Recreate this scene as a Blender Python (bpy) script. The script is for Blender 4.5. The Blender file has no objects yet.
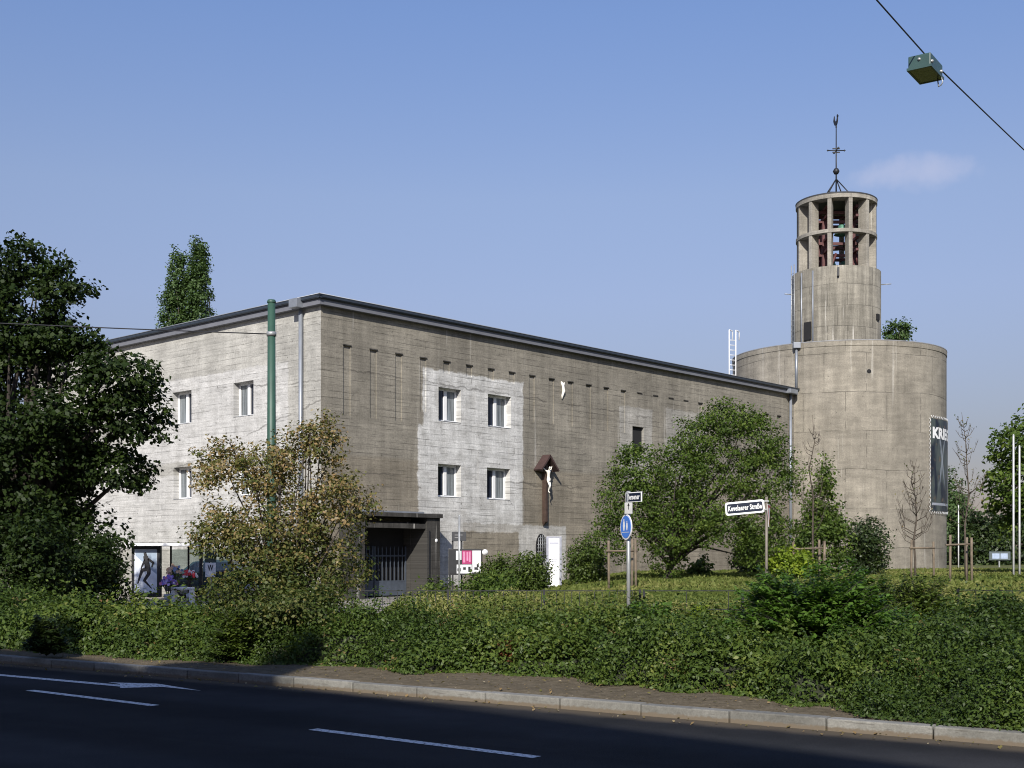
import bpy, bmesh, math, random
import numpy as np
from mathutils import Vector, Matrix

rng = np.random.default_rng(7)
random.seed(7)
R = math.radians
S = bpy.context.scene
COL = S.collection

# ------------------------------------------------------------------ camera, sky, sun, exposure
EYE = 1.65
FPX = 1250.0
cam_d = bpy.data.cameras.new("camera")
cam_d.sensor_width = 36.0
cam_d.lens = 36.0 * FPX / 1024.0
cam_d.shift_y = 173.0 / 1024.0
cam_d.clip_start = 0.1
cam_d.clip_end = 4000
cam = bpy.data.objects.new("camera", cam_d)
cam.location = (0, 0, EYE)
cam.rotation_euler = (R(90), 0, 0)
COL.objects.link(cam)
S.camera = cam

SUN_EL = 33.0
SUN_AZ = math.degrees(math.atan2(-0.148, -0.989))      # from +Y towards +X
to_sun = Vector((math.sin(R(SUN_AZ)) * math.cos(R(SUN_EL)), math.cos(R(SUN_AZ)) * math.cos(R(SUN_EL)), math.sin(R(SUN_EL))))

W = bpy.data.worlds.new("World")
S.world = W
W.use_nodes = True
wn = W.node_tree.nodes
wl = W.node_tree.links
wn.clear()
w_out = wn.new("ShaderNodeOutputWorld")
w_bg = wn.new("ShaderNodeBackground")
w_bg.inputs[1].default_value = 0.112
sky = wn.new("ShaderNodeTexSky")
sky.sky_type = 'NISHITA'
sky.sun_disc = False
sky.sun_elevation = R(SUN_EL)
sky.sun_rotation = R(SUN_AZ % 360)
sky.air_density = 1.25
sky.dust_density = 0.7
sky.ozone_density = 3.0
# one small wisp of cloud, fixed to a direction of the sky
w_tc = wn.new("ShaderNodeTexCoord")
w_map = wn.new("ShaderNodeMapping")
w_map.vector_type = 'POINT'
cd = Vector((0.322, 1.0, 0.307)).normalized()
ax1 = Vector((cd.y, -cd.x, 0)).normalized()
ax2 = ax1.cross(cd)
def vdot(vec_socket, v):
    n = wn.new("ShaderNodeVectorMath"); n.operation = 'DOT_PRODUCT'
    wl.new(vec_socket, n.inputs[0]); n.inputs[1].default_value = v
    return n.outputs['Value']
w_noise = wn.new("ShaderNodeTexNoise"); w_noise.inputs['Scale'].default_value = 38; w_noise.inputs['Detail'].default_value = 5
wl.new(w_tc.outputs['Generated'], w_noise.inputs['Vector'])
def wmath(op, a, b=None):
    n = wn.new("ShaderNodeMath"); n.operation = op
    for i, x in enumerate((a, b)):
        if x is None: continue
        if isinstance(x, (int, float)): n.inputs[i].default_value = x
        else: wl.new(x, n.inputs[i])
    return n.outputs[0]
dx = wmath('DIVIDE', vdot(w_tc.outputs['Generated'], ax1), 0.043)
dy = wmath('DIVIDE', vdot(w_tc.outputs['Generated'], ax2), 0.0125)
rr = wmath('ADD', wmath('MULTIPLY', dx, dx), wmath('MULTIPLY', dy, dy))
rr = wmath('ADD', rr, wmath('MULTIPLY', wmath('SUBTRACT', w_noise.outputs['Fac'], 0.5), 3.2))
w_mr = wn.new("ShaderNodeMapRange"); w_mr.interpolation_type = 'SMOOTHSTEP'
w_mr.inputs['From Min'].default_value = 1.5; w_mr.inputs['From Max'].default_value = -0.5
w_mr.inputs['To Min'].default_value = 0.0; w_mr.inputs['To Max'].default_value = 0.28
wl.new(rr, w_mr.inputs['Value'])
front = wmath('GREATER_THAN', vdot(w_tc.outputs['Generated'], cd), 0.5)
cm = wmath('MULTIPLY', w_mr.outputs[0], front)
w_mix = wn.new("ShaderNodeMix"); w_mix.data_type = 'RGBA'
wl.new(cm, w_mix.inputs['Factor'])
w_hsv = wn.new("ShaderNodeHueSaturation")
w_hsv.inputs['Saturation'].default_value = 1.0
wl.new(sky.outputs[0], w_hsv.inputs['Color'])
w_tint = wn.new("ShaderNodeMix"); w_tint.data_type = 'RGBA'; w_tint.blend_type = 'MULTIPLY'; w_tint.inputs['Factor'].default_value = 1.0
wl.new(w_hsv.outputs[0], w_tint.inputs['A'])
# summer air: the sky stays an even periwinkle blue down to the horizon
w_up = wn.new("ShaderNodeSeparateXYZ"); wl.new(w_tc.outputs['Generated'], w_up.inputs[0])
w_cr = wn.new("ShaderNodeValToRGB"); wl.new(w_up.outputs[2], w_cr.inputs[0])
_e = w_cr.color_ramp.elements
_st = [(0.0, (0.34, 0.29, 0.36)), (0.085, (0.43, 0.37, 0.45)), (0.20, (0.71, 0.59, 0.67)), (0.275, (0.83, 0.70, 0.76)), (0.40, (0.79, 0.76, 0.91)), (1.0, (0.79, 0.78, 0.97))]
_e[0].position, _e[0].color = _st[0][0], (*_st[0][1], 1)
_e[1].position, _e[1].color = _st[-1][0], (*_st[-1][1], 1)
for _p, _c in _st[1:-1]:
    _n = _e.new(_p); _n.color = (*_c, 1)
wl.new(w_cr.outputs[0], w_tint.inputs['B'])
wl.new(w_tint.outputs['Result'], w_mix.inputs['A'])
w_mix.inputs['B'].default_value = (5.2, 4.9, 5.6, 1)
wl.new(w_mix.outputs['Result'], w_bg.inputs[0])
wl.new(w_bg.outputs[0], w_out.inputs[0])

sun_d = bpy.data.lights.new("sun", 'SUN')
sun_d.energy = 4.4
sun_d.angle = R(0.53)
sun_d.color = (1.0, 0.95, 0.87)
sun = bpy.data.objects.new("sun", sun_d)
sun.rotation_euler = to_sun.to_track_quat('Z', 'Y').to_euler()
sun.location = (0, -20, 60)
COL.objects.link(sun)

S.view_settings.view_transform = 'Standard'
S.view_settings.look = 'None'
S.view_settings.exposure = 0.42
S.view_settings.gamma = 1.0
S.cycles.filter_width = 1.05

# ------------------------------------------------------------------ helpers
def at(px, D, py=None, z=None):
    """a point D metres in front of the viewer, in the direction of a photo column / row"""
    X = (px - 512.0) / FPX * D
    if py is not None:
        z = EYE + (557.0 - py) / FPX * D
    return Vector((X, D, 0.0 if z is None else z))

def zat(py, D): return EYE + (557.0 - py) / FPX * D
def lerp(a, b, t): return a + (b - a) * t
def sstep(a, b, x):
    t = np.clip((np.asarray(x, float) - a) / (b - a), 0, 1)
    return t * t * (3 - 2 * t)

class MB:
    """collects boxes, tubes, lathes and prisms, then links them as one mesh object"""
    def __init__(s): s.v = []; s.f = []; s.m = []; s.smooth = []
    def add(s, vs, fs, m=0, smooth=False, M=None):
        o = len(s.v)
        for p in vs:
            p = Vector(p)
            s.v.append(tuple(M @ p) if M is not None else tuple(p))
        for f in fs:
            s.f.append([o + i for i in f]); s.m.append(m); s.smooth.append(smooth)
        return s
    def box(s, a, b, m=0, M=None):
        (x0, y0, z0), (x1, y1, z1) = a, b
        vs = [(x0,y0,z0),(x1,y0,z0),(x1,y1,z0),(x0,y1,z0),(x0,y0,z1),(x1,y0,z1),(x1,y1,z1),(x0,y1,z1)]
        fs = [(3,2,1,0),(4,5,6,7),(0,1,5,4),(1,2,6,5),(2,3,7,6),(3,0,4,7)]
        return s.add(vs, fs, m, False, M)
    def bevel_box(s, a, b, c=0.01, m=0, M=None):
        bm = bmesh.new()
        bmesh.ops.create_cube(bm, size=1)
        for v in bm.verts:
            v.co = Vector([lerp(a[i], b[i], v.co[i] + 0.5) for i in range(3)])
        bmesh.ops.bevel(bm, geom=bm.edges[:], offset=c, segments=2, affect='EDGES', profile=0.6)
        bm.verts.index_update()
        vs = [v.co.copy() for v in bm.verts]; fs = [[v.index for v in f.verts] for f in bm.faces]
        bm.free()
        return s.add(vs, fs, m, False, M)
    def tube(s, pts, rad, n=8, m=0, M=None, cap=True):
        pts = [Vector(p) for p in pts]
        if isinstance(rad, (int, float)): rad = [rad] * len(pts)
        vs = []; fs = []
        ref = None
        for i, p in enumerate(pts):
            d = (pts[min(i+1, len(pts)-1)] - pts[max(i-1, 0)])
            if d.length < 1e-9: d = Vector((0,0,1))
            d.normalize()
            if ref is None:
                ref = Vector((1,0,0)) if abs(d.x) < 0.8 else Vector((0,1,0))
            a = (ref - d * ref.dot(d)).normalized(); ref = a
            b = d.cross(a)
            for k in range(n):
                t = 2 * math.pi * k / n
                vs.append(p + (a * math.cos(t) + b * math.sin(t)) * rad[i])
        for i in range(len(pts) - 1):
            for k in range(n):
                k2 = (k + 1) % n
                fs.append((i*n+k, i*n+k2, (i+1)*n+k2, (i+1)*n+k))
        s.add(vs, fs, m, True, M)
        if cap:
            o = len(s.v) - len(vs)
            s.f.append([o + k for k in range(n)][::-1]); s.m.append(m); s.smooth.append(False)
            q = o + (len(pts)-1)*n
            s.f.append([q + k for k in range(n)]); s.m.append(m); s.smooth.append(False)
        return s
    def lathe(s, prof, n=48, m=0, M=None, smooth=True, a0=0.0, a1=2*math.pi):
        full = abs((a1 - a0) - 2*math.pi) < 1e-6
        k = n if full else n + 1
        vs = []; fs = []
        for r, z in prof:
            for i in range(k):
                t = a0 + (a1 - a0) * i / n
                vs.append((r*math.sin(t), -r*math.cos(t), z))
        for j in range(len(prof)-1):
            for i in range(n):
                i2 = (i+1) % k
                fs.append((j*k+i, j*k+i2, (j+1)*k+i2, (j+1)*k+i))
        return s.add(vs, fs, m, smooth, M)
    def prism(s, poly, y0, y1, m=0, M=None):
        """polygon in the x-z plane, extruded along y"""
        n = len(poly)
        vs = [(x, y0, z) for x, z in poly] + [(x, y1, z) for x, z in poly]
        fs = [tuple(range(n)), tuple(range(2*n-1, n-1, -1))] + [(i, i+n, (i+1) % n + n, (i+1) % n) for i in range(n)]
        return s.add(vs, fs, m, False, M)
    def build(s, name, mats, parent=None, loc=None, rotz=0.0):
        me = bpy.data.meshes.new(name)
        me.from_pydata(s.v, [], s.f)
        if not isinstance(mats, (list, tuple)): mats = [mats]
        for mm in mats: me.materials.append(mm)
        me.polygons.foreach_set('material_index', s.m)
        me.polygons.foreach_set('use_smooth', s.smooth)
        bm = bmesh.new(); bm.from_mesh(me)
        bmesh.ops.recalc_face_normals(bm, faces=bm.faces[:])
        bm.to_mesh(me); bm.free()
        me.update()
        o = bpy.data.objects.new(name, me)
        COL.objects.link(o)
        if parent is not None: o.parent = parent
        if loc is not None: o.location = loc
        o.rotation_euler.z = rotz
        return o

def tag(o, label=None, cat=None, group=None, kind=None):
    if label: o['label'] = label
    if cat: o['category'] = cat
    if group: o['group'] = group
    if kind: o['kind'] = kind
    return o

def thing(name, label, cat, loc=(0,0,0), rotz=0.0, group=None):
    o = bpy.data.objects.new(name, None)
    COL.objects.link(o)
    o.empty_display_size = 0.2
    o.location = loc; o.rotation_euler.z = rotz
    return tag(o, label, cat, group)

def text_mesh(body, size, name='lettering', bold=0.0):
    cu = bpy.data.curves.new('txt', 'FONT')
    cu.body = body; cu.size = size; cu.align_x = 'CENTER'; cu.align_y = 'CENTER'
    cu.resolution_u = 2; cu.offset = bold
    o = bpy.data.objects.new('txt', cu)
    COL.objects.link(o)
    dg = bpy.context.evaluated_depsgraph_get()
    me = bpy.data.meshes.new_from_object(o.evaluated_get(dg))
    bpy.data.objects.remove(o); bpy.data.curves.remove(cu)
    me.name = name
    return me

def text_part(body, size, mat, parent, loc, width=None, bold=0.0, name='lettering'):
    """upright text facing local -y"""
    me = text_mesh(body, size, name, bold)
    n = len(me.vertices)
    co = np.empty(n*3); me.vertices.foreach_get('co', co); co = co.reshape(-1, 3)
    if width:
        w = co[:,0].max() - co[:,0].min()
        co[:,0] *= width / w
    new = np.stack([co[:,0], np.zeros(n), co[:,1]], 1)
    me.vertices.foreach_set('co', new.ravel())
    me.materials.clear(); me.materials.append(mat)
    o = bpy.data.objects.new(name, me); COL.objects.link(o)
    o.parent = parent; o.location = loc
    return o

# ------------------------------------------------------------------ materials
class NT:
    def __init__(s, name):
        s.mat = bpy.data.materials.new(name); s.mat.use_nodes = True
        s.n = s.mat.node_tree.nodes; s.l = s.mat.node_tree.links
        s.n.clear()
        s.out = s.n.new("ShaderNodeOutputMaterial")
        s.p = s.n.new("ShaderNodeBsdfPrincipled")
        s.l.new(s.p.outputs[0], s.out.inputs[0])
        s.p.inputs['Roughness'].default_value = 0.8
    def set(s, sock, v):
        if v is None: return
        if isinstance(v, bpy.types.NodeSocket): s.l.new(v, sock)
        else:
            if isinstance(v, tuple) and len(v) == 3 and sock.type == 'RGBA': v = (*v, 1)
            sock.default_value = v
    def math(s, op, a, b=None, c=None, clamp=False):
        n = s.n.new("ShaderNodeMath"); n.operation = op; n.use_clamp = clamp
        for i, x in enumerate((a, b, c)):
            s.set(n.inputs[i], x)
        return n.outputs[0]
    def coords(s, which='Object'):
        return s.n.new("ShaderNodeTexCoord").outputs[which]
    def mapping(s, v, scale=(1,1,1), loc=(0,0,0)):
        n = s.n.new("ShaderNodeMapping"); s.l.new(v, n.inputs[0])
        n.inputs['Scale'].default_value = scale; n.inputs['Location'].default_value = loc
        return n.outputs[0]
    def sep(s, v):
        n = s.n.new("ShaderNodeSeparateXYZ"); s.l.new(v, n.inputs[0]); return n.outputs
    def comb(s, x=0.0, y=0.0, z=0.0):
        n = s.n.new("ShaderNodeCombineXYZ")
        for i, q in enumerate((x, y, z)): s.set(n.inputs[i], q)
        return n.outputs[0]
    def noise(s, v, scale, detail=4, rough=0.55, dist=0.0):
        n = s.n.new("ShaderNodeTexNoise")
        s.l.new(v, n.inputs['Vector']); n.inputs['Scale'].default_value = scale
        n.inputs['Detail'].default_value = detail; n.inputs['Roughness'].default_value = rough
        n.inputs['Distortion'].default_value = dist
        return n.outputs['Fac']
    def rng(s, v, a, b, c=0.0, d=1.0, smooth=True):
        n = s.n.new("ShaderNodeMapRange")
        n.interpolation_type = 'SMOOTHSTEP' if smooth else 'LINEAR'
        s.set(n.inputs['Value'], v)
        n.inputs['From Min'].default_value = a; n.inputs['From Max'].default_value = b
        n.inputs['To Min'].default_value = c; n.inputs['To Max'].default_value = d
        return n.outputs[0]
    def mix(s, fac, a, b, mode='MIX'):
        n = s.n.new("ShaderNodeMix"); n.data_type = 'RGBA'; n.blend_type = mode
        s.set(n.inputs['Factor'], fac); s.set(n.inputs['A'], a); s.set(n.inputs['B'], b)
        return n.outputs['Result']
    def bump(s, h, strength=0.3, dist=0.02):
        n = s.n.new("ShaderNodeBump"); n.inputs['Strength'].default_value = strength
        n.inputs['Distance'].default_value = dist
        s.l.new(h, n.inputs['Height']); s.l.new(n.outputs[0], s.p.inputs['Normal'])
    def grey(s, v):
        n = s.n.new("ShaderNodeCombineColor")
        for i in range(3): s.set(n.inputs[i], v)
        return n.outputs[0]

def plain(name, col, rough=0.6, metal=0.0, var=0.15, scale=6.0, bump=0.0):
    t = NT(name)
    n = t.noise(t.coords(), scale, 5)
    f = t.rng(n, 0.3, 0.7, 1.0 - var, 1.0 + var, False)
    t.set(t.p.inputs['Base Color'], t.mix(1.0, (*col, 1), t.grey(f), 'MULTIPLY'))
    t.p.inputs['Roughness'].default_value = rough
    t.p.inputs['Metallic'].default_value = metal
    if bump: t.bump(n, bump, 0.01)
    return t.mat

def concrete(name, base, patches=(), light=(0.5, 0.48, 0.44), board=0.24, length=3.2, cyl=0.0, streak=0.5, line=0.55, cracks=(), lines_keep=0.45, dark_stain=0.0, band=None):
    t = NT(name)
    o = t.coords()
    x, y, z = t.sep(o)
    if cyl:
        ang = t.math('ARCTAN2', x, t.math('MULTIPLY', y, -1.0))
        u = t.math('MULTIPLY', ang, cyl)
    else:
        u = x
    uz = t.comb(u, z, 0.0)
    big = t.noise(uz, 0.35, 4)
    med = t.noise(uz, 1.7, 6, 0.62)
    fine = t.noise(uz, 14.0, 5, 0.65)
    col = t.mix(t.rng(big, 0.3, 0.7), tuple(c*0.84 for c in base), tuple(min(1, c*1.14) for c in base))
    ragged = t.math('MULTIPLY', t.math('SUBTRACT', t.noise(uz, 1.7, 6, 0.7), 0.5), 0.42)
    pm = None
    for (u0, u1, z0, z1, amt) in patches:
        e = 0.05
        def edge(v, a, sgn):
            w = t.math('ADD', v, ragged)
            return t.rng(w, a - e, a + e) if sgn > 0 else t.rng(w, a + e, a - e)
        m = t.math('MULTIPLY', t.math('MULTIPLY', edge(u, u0, 1), edge(u, u1, -1)), t.math('MULTIPLY', edge(z, z0, 1), edge(z, z1, -1)))
        m = t.math('MULTIPLY', m, amt)
        pm = m if pm is None else t.math('MAXIMUM', pm, m)
    if band:
        col = t.mix(t.rng(t.math('ADD', z, t.math('MULTIPLY', ragged, 0.4)), band[0]+0.1, band[0]-0.1), col, t.mix(1.0, col, (*band[1], 1), 'MULTIPLY'))
    if pm is not None:
        pn = t.math('MULTIPLY', pm, t.rng(med, 0.25, 0.6, 0.72, 1.0))
        col = t.mix(pn, col, light)
    # board marks left by the formwork: every board has its own tone, the seams come and go
    br = t.n.new("ShaderNodeTexBrick")
    zw = t.math('ADD', z, t.math('MULTIPLY', t.math('SUBTRACT', t.noise(t.mapping(uz, (0.35, 1.3, 1)), 1.0, 3), 0.5), 0.045 if not cyl else 0.3))
    t.l.new(t.comb(u, zw, 0.0), br.inputs['Vector'])
    br.inputs['Scale'].default_value = 1.0
    br.inputs['Brick Width'].default_value = length
    br.inputs['Row Height'].default_value = board
    br.inputs['Mortar Size'].default_value = 0.013 if not cyl else 0.02
    br.inputs['Mortar Smooth'].default_value = 0.4
    br.inputs['Color1'].default_value = (0.93, 0.93, 0.93, 1)
    br.inputs['Color2'].default_value = (1.05, 1.05, 1.05, 1)
    br.inputs['Mortar'].default_value = (1, 1, 1, 1)
    col = t.mix(1.0, col, br.outputs['Color'], 'MULTIPLY')
    keep = t.rng(t.noise(t.mapping(uz, (0.5, 1.6, 1)), 1.3, 4), lines_keep - 0.08, lines_keep + 0.12)
    seam = t.math('MULTIPLY', br.outputs['Fac'], keep)
    # long thin grain and shallow ridges along the boards
    gr_n = t.noise(t.mapping(uz, (0.55, 9.0 if not cyl else 3.0, 1)), 1.3, 5, 0.6)
    col = t.mix(1.0, col, t.grey(t.rng(gr_n, 0.3, 0.7, 0.82, 1.12, False)), 'MULTIPLY')
    rg = t.rng(t.noise(t.mapping(uz, (1.1, 15.0, 1), (3, 1, 0)), 1.0, 3, 0.6), 0.60, 0.66)
    if not cyl: col = t.mix(t.math('MULTIPLY', rg, 0.75*line), col, (0.05, 0.046, 0.04, 1))
    col = t.mix(t.math('MULTIPLY', seam, line), col, (0.035, 0.032, 0.028, 1))
    # rain streaks running down
    st = t.noise(t.mapping(uz, (1.6, 0.09, 1)), 1.6, 6, 0.68)
    sf = t.rng(st, 0.35, 0.68, 1.0 - streak * 0.55, 1.0 + streak * 0.25)
    col = t.mix(1.0, col, t.grey(sf), 'MULTIPLY')
    wl_ = t.rng(t.noise(t.mapping(uz, (2.6, 0.10, 1), (7, 3, 0)), 1.5, 4), 0.62, 0.70)
    col = t.mix(t.math('MULTIPLY', wl_, 0.55 * min(1.0, streak * 2)), col, (0.55, 0.53, 0.48, 1))
    col = t.mix(1.0, col, t.grey(t.rng(med, 0.25, 0.75, 0.80, 1.15, False)), 'MULTIPLY')
    col = t.mix(1.0, col, t.grey(t.rng(fine, 0.25, 0.75, 0.74, 1.22, False)), 'MULTIPLY')
    pit = t.rng(t.noise(uz, 7.0, 2, 0.4), 0.70, 0.75)
    col = t.mix(t.math('MULTIPLY', pit, 0.6), col, (0.05, 0.046, 0.04, 1))
    if dark_stain:
        ds = t.rng(t.math('ADD', z, t.math('MULTIPLY', st, 3.0)), dark_stain, dark_stain + 1.2)
        col = t.mix(t.math('MULTIPLY', ds, 0.35), col, (0.10, 0.09, 0.075, 1))
    for (zc, slope) in cracks:
        wob = t.math('MULTIPLY', t.math('SUBTRACT', t.noise(uz, 1.4, 5, 0.6), 0.5), 0.5)
        d = t.math('ABSOLUTE', t.math('SUBTRACT', t.math('ADD', z, wob), t.math('ADD', t.math('MULTIPLY', u, slope), zc)))
        k = t.math('MULTIPLY', t.rng(d, 0.05, 0.012), t.rng(t.noise(uz, 0.5, 3), 0.42, 0.55))
        col = t.mix(t.math('MULTIPLY', k, 0.5), col, (0.05, 0.045, 0.04, 1))
    t.set(t.p.inputs['Base Color'], col)
    t.p.inputs['Roughness'].default_value = 0.92
    t.p.inputs['Specular IOR Level'].default_value = 0.25
    h = t.math('SUBTRACT', t.math('ADD', t.math('MULTIPLY', med, 0.8), t.math('MULTIPLY', fine, 0.35)), t.math('MULTIPLY', seam, 0.8))
    t.bump(h, 0.55, 0.02)
    return t.mat

def leaf_mat(name, stops, trans=0.3, rough=0.5, spec=0.35):
    """stops: [(pos, rgb)...] looked up by a random value each leaf carries"""
    t = NT(name)
    a = t.n.new("ShaderNodeAttribute"); a.attribute_name = 'leaf_tone'
    cr = t.n.new("ShaderNodeValToRGB")
    el = cr.color_ramp.elements
    while len(el) > 1: el.remove(el[-1])
    el[0].position = stops[0][0]; el[0].color = (*stops[0][1], 1)
    for p, c in stops[1:]:
        e = el.new(p); e.color = (*c, 1)
    t.l.new(a.outputs['Fac'], cr.inputs[0])
    col = cr.outputs[0]
    t.set(t.p.inputs['Base Color'], col)
    t.p.inputs['Roughness'].default_value = rough
    t.p.inputs['Specular IOR Level'].default_value = spec
    tr = t.n.new("ShaderNodeBsdfTranslucent")
    t.set(tr.inputs['Color'], t.mix(1.0, col, (1.15, 1.25, 0.55, 1), 'MULTIPLY'))
    mx = t.n.new("ShaderNodeMixShader"); mx.inputs[0].default_value = trans
    t.l.new(t.p.outputs[0], mx.inputs[1]); t.l.new(tr.outputs[0], mx.inputs[2])
    t.l.new(mx.outputs[0], t.out.inputs[0])
    return t.mat

M = {}
M['bark'] = plain('bark', (0.075, 0.06, 0.045), 0.9, 0, 0.4, 9, 0.6)
M['dark_bark'] = plain('dark_bark', (0.045, 0.036, 0.03), 0.9, 0, 0.4, 9, 0.6)
M['pale_bark'] = plain('pale_bark', (0.16, 0.12, 0.09), 0.9, 0, 0.35, 12, 0.4)
M['wood'] = plain('weathered_wood', (0.15, 0.118, 0.082), 0.85, 0, 0.35, 5, 0.4)
M['dark_wood'] = plain('dark_wood', (0.06, 0.036, 0.026), 0.7, 0, 0.3, 5, 0.3)
M['red_wood'] = plain('red_brown_wood', (0.055, 0.030, 0.027), 0.7, 0, 0.25, 5, 0.2)
M['white'] = plain('white_paint', (0.8, 0.8, 0.79), 0.45, 0, 0.05, 4)
M['ivory'] = plain('ivory_paint', (0.85, 0.82, 0.74), 0.5, 0, 0.08, 8)
M['zinc'] = plain('zinc_sheet', (0.26, 0.28, 0.31), 0.45, 0.35, 0.12, 3)
M['lead'] = plain('dark_blue_grey_sheet', (0.035, 0.045, 0.06), 0.45, 0.2, 0.15, 3)
M['fascia'] = plain('light_grey_fascia', (0.15, 0.155, 0.175), 0.6, 0, 0.10, 2)
M['galv'] = plain('galvanised_steel', (0.34, 0.35, 0.35), 0.45, 0.4, 0.15, 8)
M['green_paint'] = plain('green_mast_paint', (0.032, 0.080, 0.056), 0.5, 0, 0.15, 3)
M['lamp_paint'] = plain('dark_green_lamp_paint', (0.035, 0.075, 0.068), 0.4, 0, 0.1, 4)
M['olive_glass'] = plain('olive_lamp_glass', (0.05, 0.06, 0.028), 0.25, 0, 0.3, 8)
M['iron'] = plain('black_iron', (0.018, 0.019, 0.022), 0.5, 0.2, 0.2, 8)
M['gate_paint'] = plain('blue_grey_gate_paint', (0.075, 0.09, 0.115), 0.5, 0.1, 0.15, 6)
M['void'] = plain('dark_interior', (0.012, 0.012, 0.013), 0.9, 0, 0.2, 3)
M['bell_red'] = plain('oxide_red_steel', (0.085, 0.024, 0.024), 0.6, 0, 0.2, 5)
M['bronze'] = plain('green_bronze', (0.09, 0.22, 0.16), 0.5, 0.3, 0.3, 6)
M['cable'] = plain('black_cable', (0.012, 0.012, 0.016), 0.6)
M['blue_sign'] = plain('sign_blue', (0.055, 0.19, 0.62), 0.4, 0, 0.05, 4)
M['navy'] = plain('street_sign_dark_blue', (0.008, 0.013, 0.032), 0.35, 0, 0.05, 4)
M['red'] = plain('sign_red', (0.40, 0.02, 0.03), 0.4, 0, 0.08, 6)
M['magenta'] = plain('magenta_poster', (0.34, 0.025, 0.12), 0.5, 0, 0.05, 6)
M['paper'] = plain('poster_paper', (0.62, 0.63, 0.64), 0.5, 0, 0.04, 6)
M['poster_blue'] = plain('pale_blue_poster', (0.30, 0.37, 0.46), 0.35, 0, 0.08, 2)
M['black'] = plain('matt_black', (0.012, 0.012, 0.014), 0.6)
M['rubber'] = plain('tyre_rubber', (0.015, 0.015, 0.016), 0.8)
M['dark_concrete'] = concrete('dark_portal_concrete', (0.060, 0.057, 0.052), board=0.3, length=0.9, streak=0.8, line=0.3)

def glass_dark(name, col, rough=0.08):
    t = NT(name)
    n = t.noise(t.mapping(t.coords(), (9, 1, 0.35)), 2.0, 3)
    t.set(t.p.inputs['Base Color'], t.mix(t.rng(n, 0.35, 0.65), tuple(c*0.55 for c in col), tuple(c*1.3 for c in col)))
    t.p.inputs['Roughness'].default_value = rough
    t.p.inputs['Specular IOR Level'].default_value = 0.5
    return t.mat
M['pane'] = glass_dark('window_glass_with_curtain', (0.17, 0.19, 0.20))
M['pane_dark'] = glass_dark('window_glass_dark', (0.016, 0.022, 0.038))
t = NT('clear_glass')
gl = t.n.new("ShaderNodeBsdfGlossy"); gl.inputs['Roughness'].default_value = 0.03
tp = t.n.new("ShaderNodeBsdfTransparent"); tp.inputs['Color'].default_value = (0.80, 0.86, 0.86, 1)
mx = t.n.new("ShaderNodeMixShader"); mx.inputs[0].default_value = 0.08
t.l.new(tp.outputs[0], mx.inputs[1]); t.l.new(gl.outputs[0], mx.inputs[2]); t.l.new(mx.outputs[0], t.out.inputs[0])
M['glass'] = t.mat

# ------------------------------------------------------------------ ground frame along the kerb
K0 = Vector((-8.0, 19.46)); KT = Vector((0.823, -0.568)).normalized(); KN = Vector((-KT.y, KT.x))
def kq(s, q): return (K0.x + s*KT.x + q*KN.x, K0.y + s*KT.y + q*KN.y)
def sq(X, Y):
    dx, dy = np.asarray(X) - K0.x, np.asarray(Y) - K0.y
    return dx*KT.x + dy*KT.y, dx*KN.x + dy*KN.y
VERGE = 0.115
def hill(X, Y):
    X = np.asarray(X, float); Y = np.asarray(Y, float)
    return VERGE + 0.72 * sstep(-1.5, 5.5, X) * sstep(27, 46, Y) * (1 - sstep(220, 420, Y))
def gz(p): return float(hill(p[0], p[1]))

# road
t = NT('asphalt')
o = t.coords()
n1 = t.noise(o, 0.35, 4); n2 = t.noise(o, 60, 3, 0.7); n3 = t.noise(t.mapping(o, (1, 1, 1)), 2.2, 5)
c = t.mix(t.rng(n1, 0.3, 0.7), (0.017, 0.018, 0.020), (0.026, 0.026, 0.028))
c = t.mix(1.0, c, t.grey(t.rng(n2, 0.25, 0.75, 0.6, 1.45, False)), 'MULTIPLY')
c = t.mix(1.0, c, t.grey(t.rng(n3, 0.3, 0.7, 0.88, 1.12, False)), 'MULTIPLY')
s_ = t.sep(o)
dq = t.math('ADD', t.math('MULTIPLY', t.math('SUBTRACT', s_[0], K0.x), KN.x), t.math('MULTIPLY', t.math('SUBTRACT', s_[1], K0.y), KN.y))
trk = t.math('SINE', t.math('MULTIPLY', dq, 3.4))
c = t.mix(1.0, c, t.grey(t.rng(t.math('ADD', trk, t.math('MULTIPLY', n1, 1.2)), -0.6, 1.4, 0.85, 1.35)), 'MULTIPLY')
pt_ = t.math('MULTIPLY', t.rng(dq, -2.55, -2.6), t.rng(dq, -3.9, -3.85))
c = t.mix(t.math('MULTIPLY', pt_, 0.35), c, (0.012, 0.012, 0.013))
gut = t.math('MULTIPLY', t.rng(t.math('ADD', dq, t.math('MULTIPLY', n3, 0.25)), -0.32, -0.02), 0.75)
c = t.mix(gut, c, (0.11, 0.09, 0.065))
t.set(t.p.inputs['Base Color'], c)
t.p.inputs['Roughness'].default_value = 0.85
t.p.inputs['Specular IOR Level'].default_value = 0.06
t.bump(n2, 0.5, 0.006)
M['asphalt'] = t.mat
t = NT('road_paint')
n = t.noise(t.coords(), 25, 4, 0.7)
t.set(t.p.inputs['Base Color'], t.mix(t.rng(n, 0.36, 0.52), (0.12, 0.12, 0.12), (0.68, 0.68, 0.67)))
M['paint'] = t.mat

mb = MB()
a, b, c_, d = kq(-160, -0.0), kq(160, -0.0), kq(160, -12.6), kq(-160, -12.6)
mb.add([(*a, 0), (*b, 0), (*c_, 0), (*d, 0)], [(0, 1, 2, 3)])
tag(mb.build('road', M['asphalt']), kind='structure')

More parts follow.
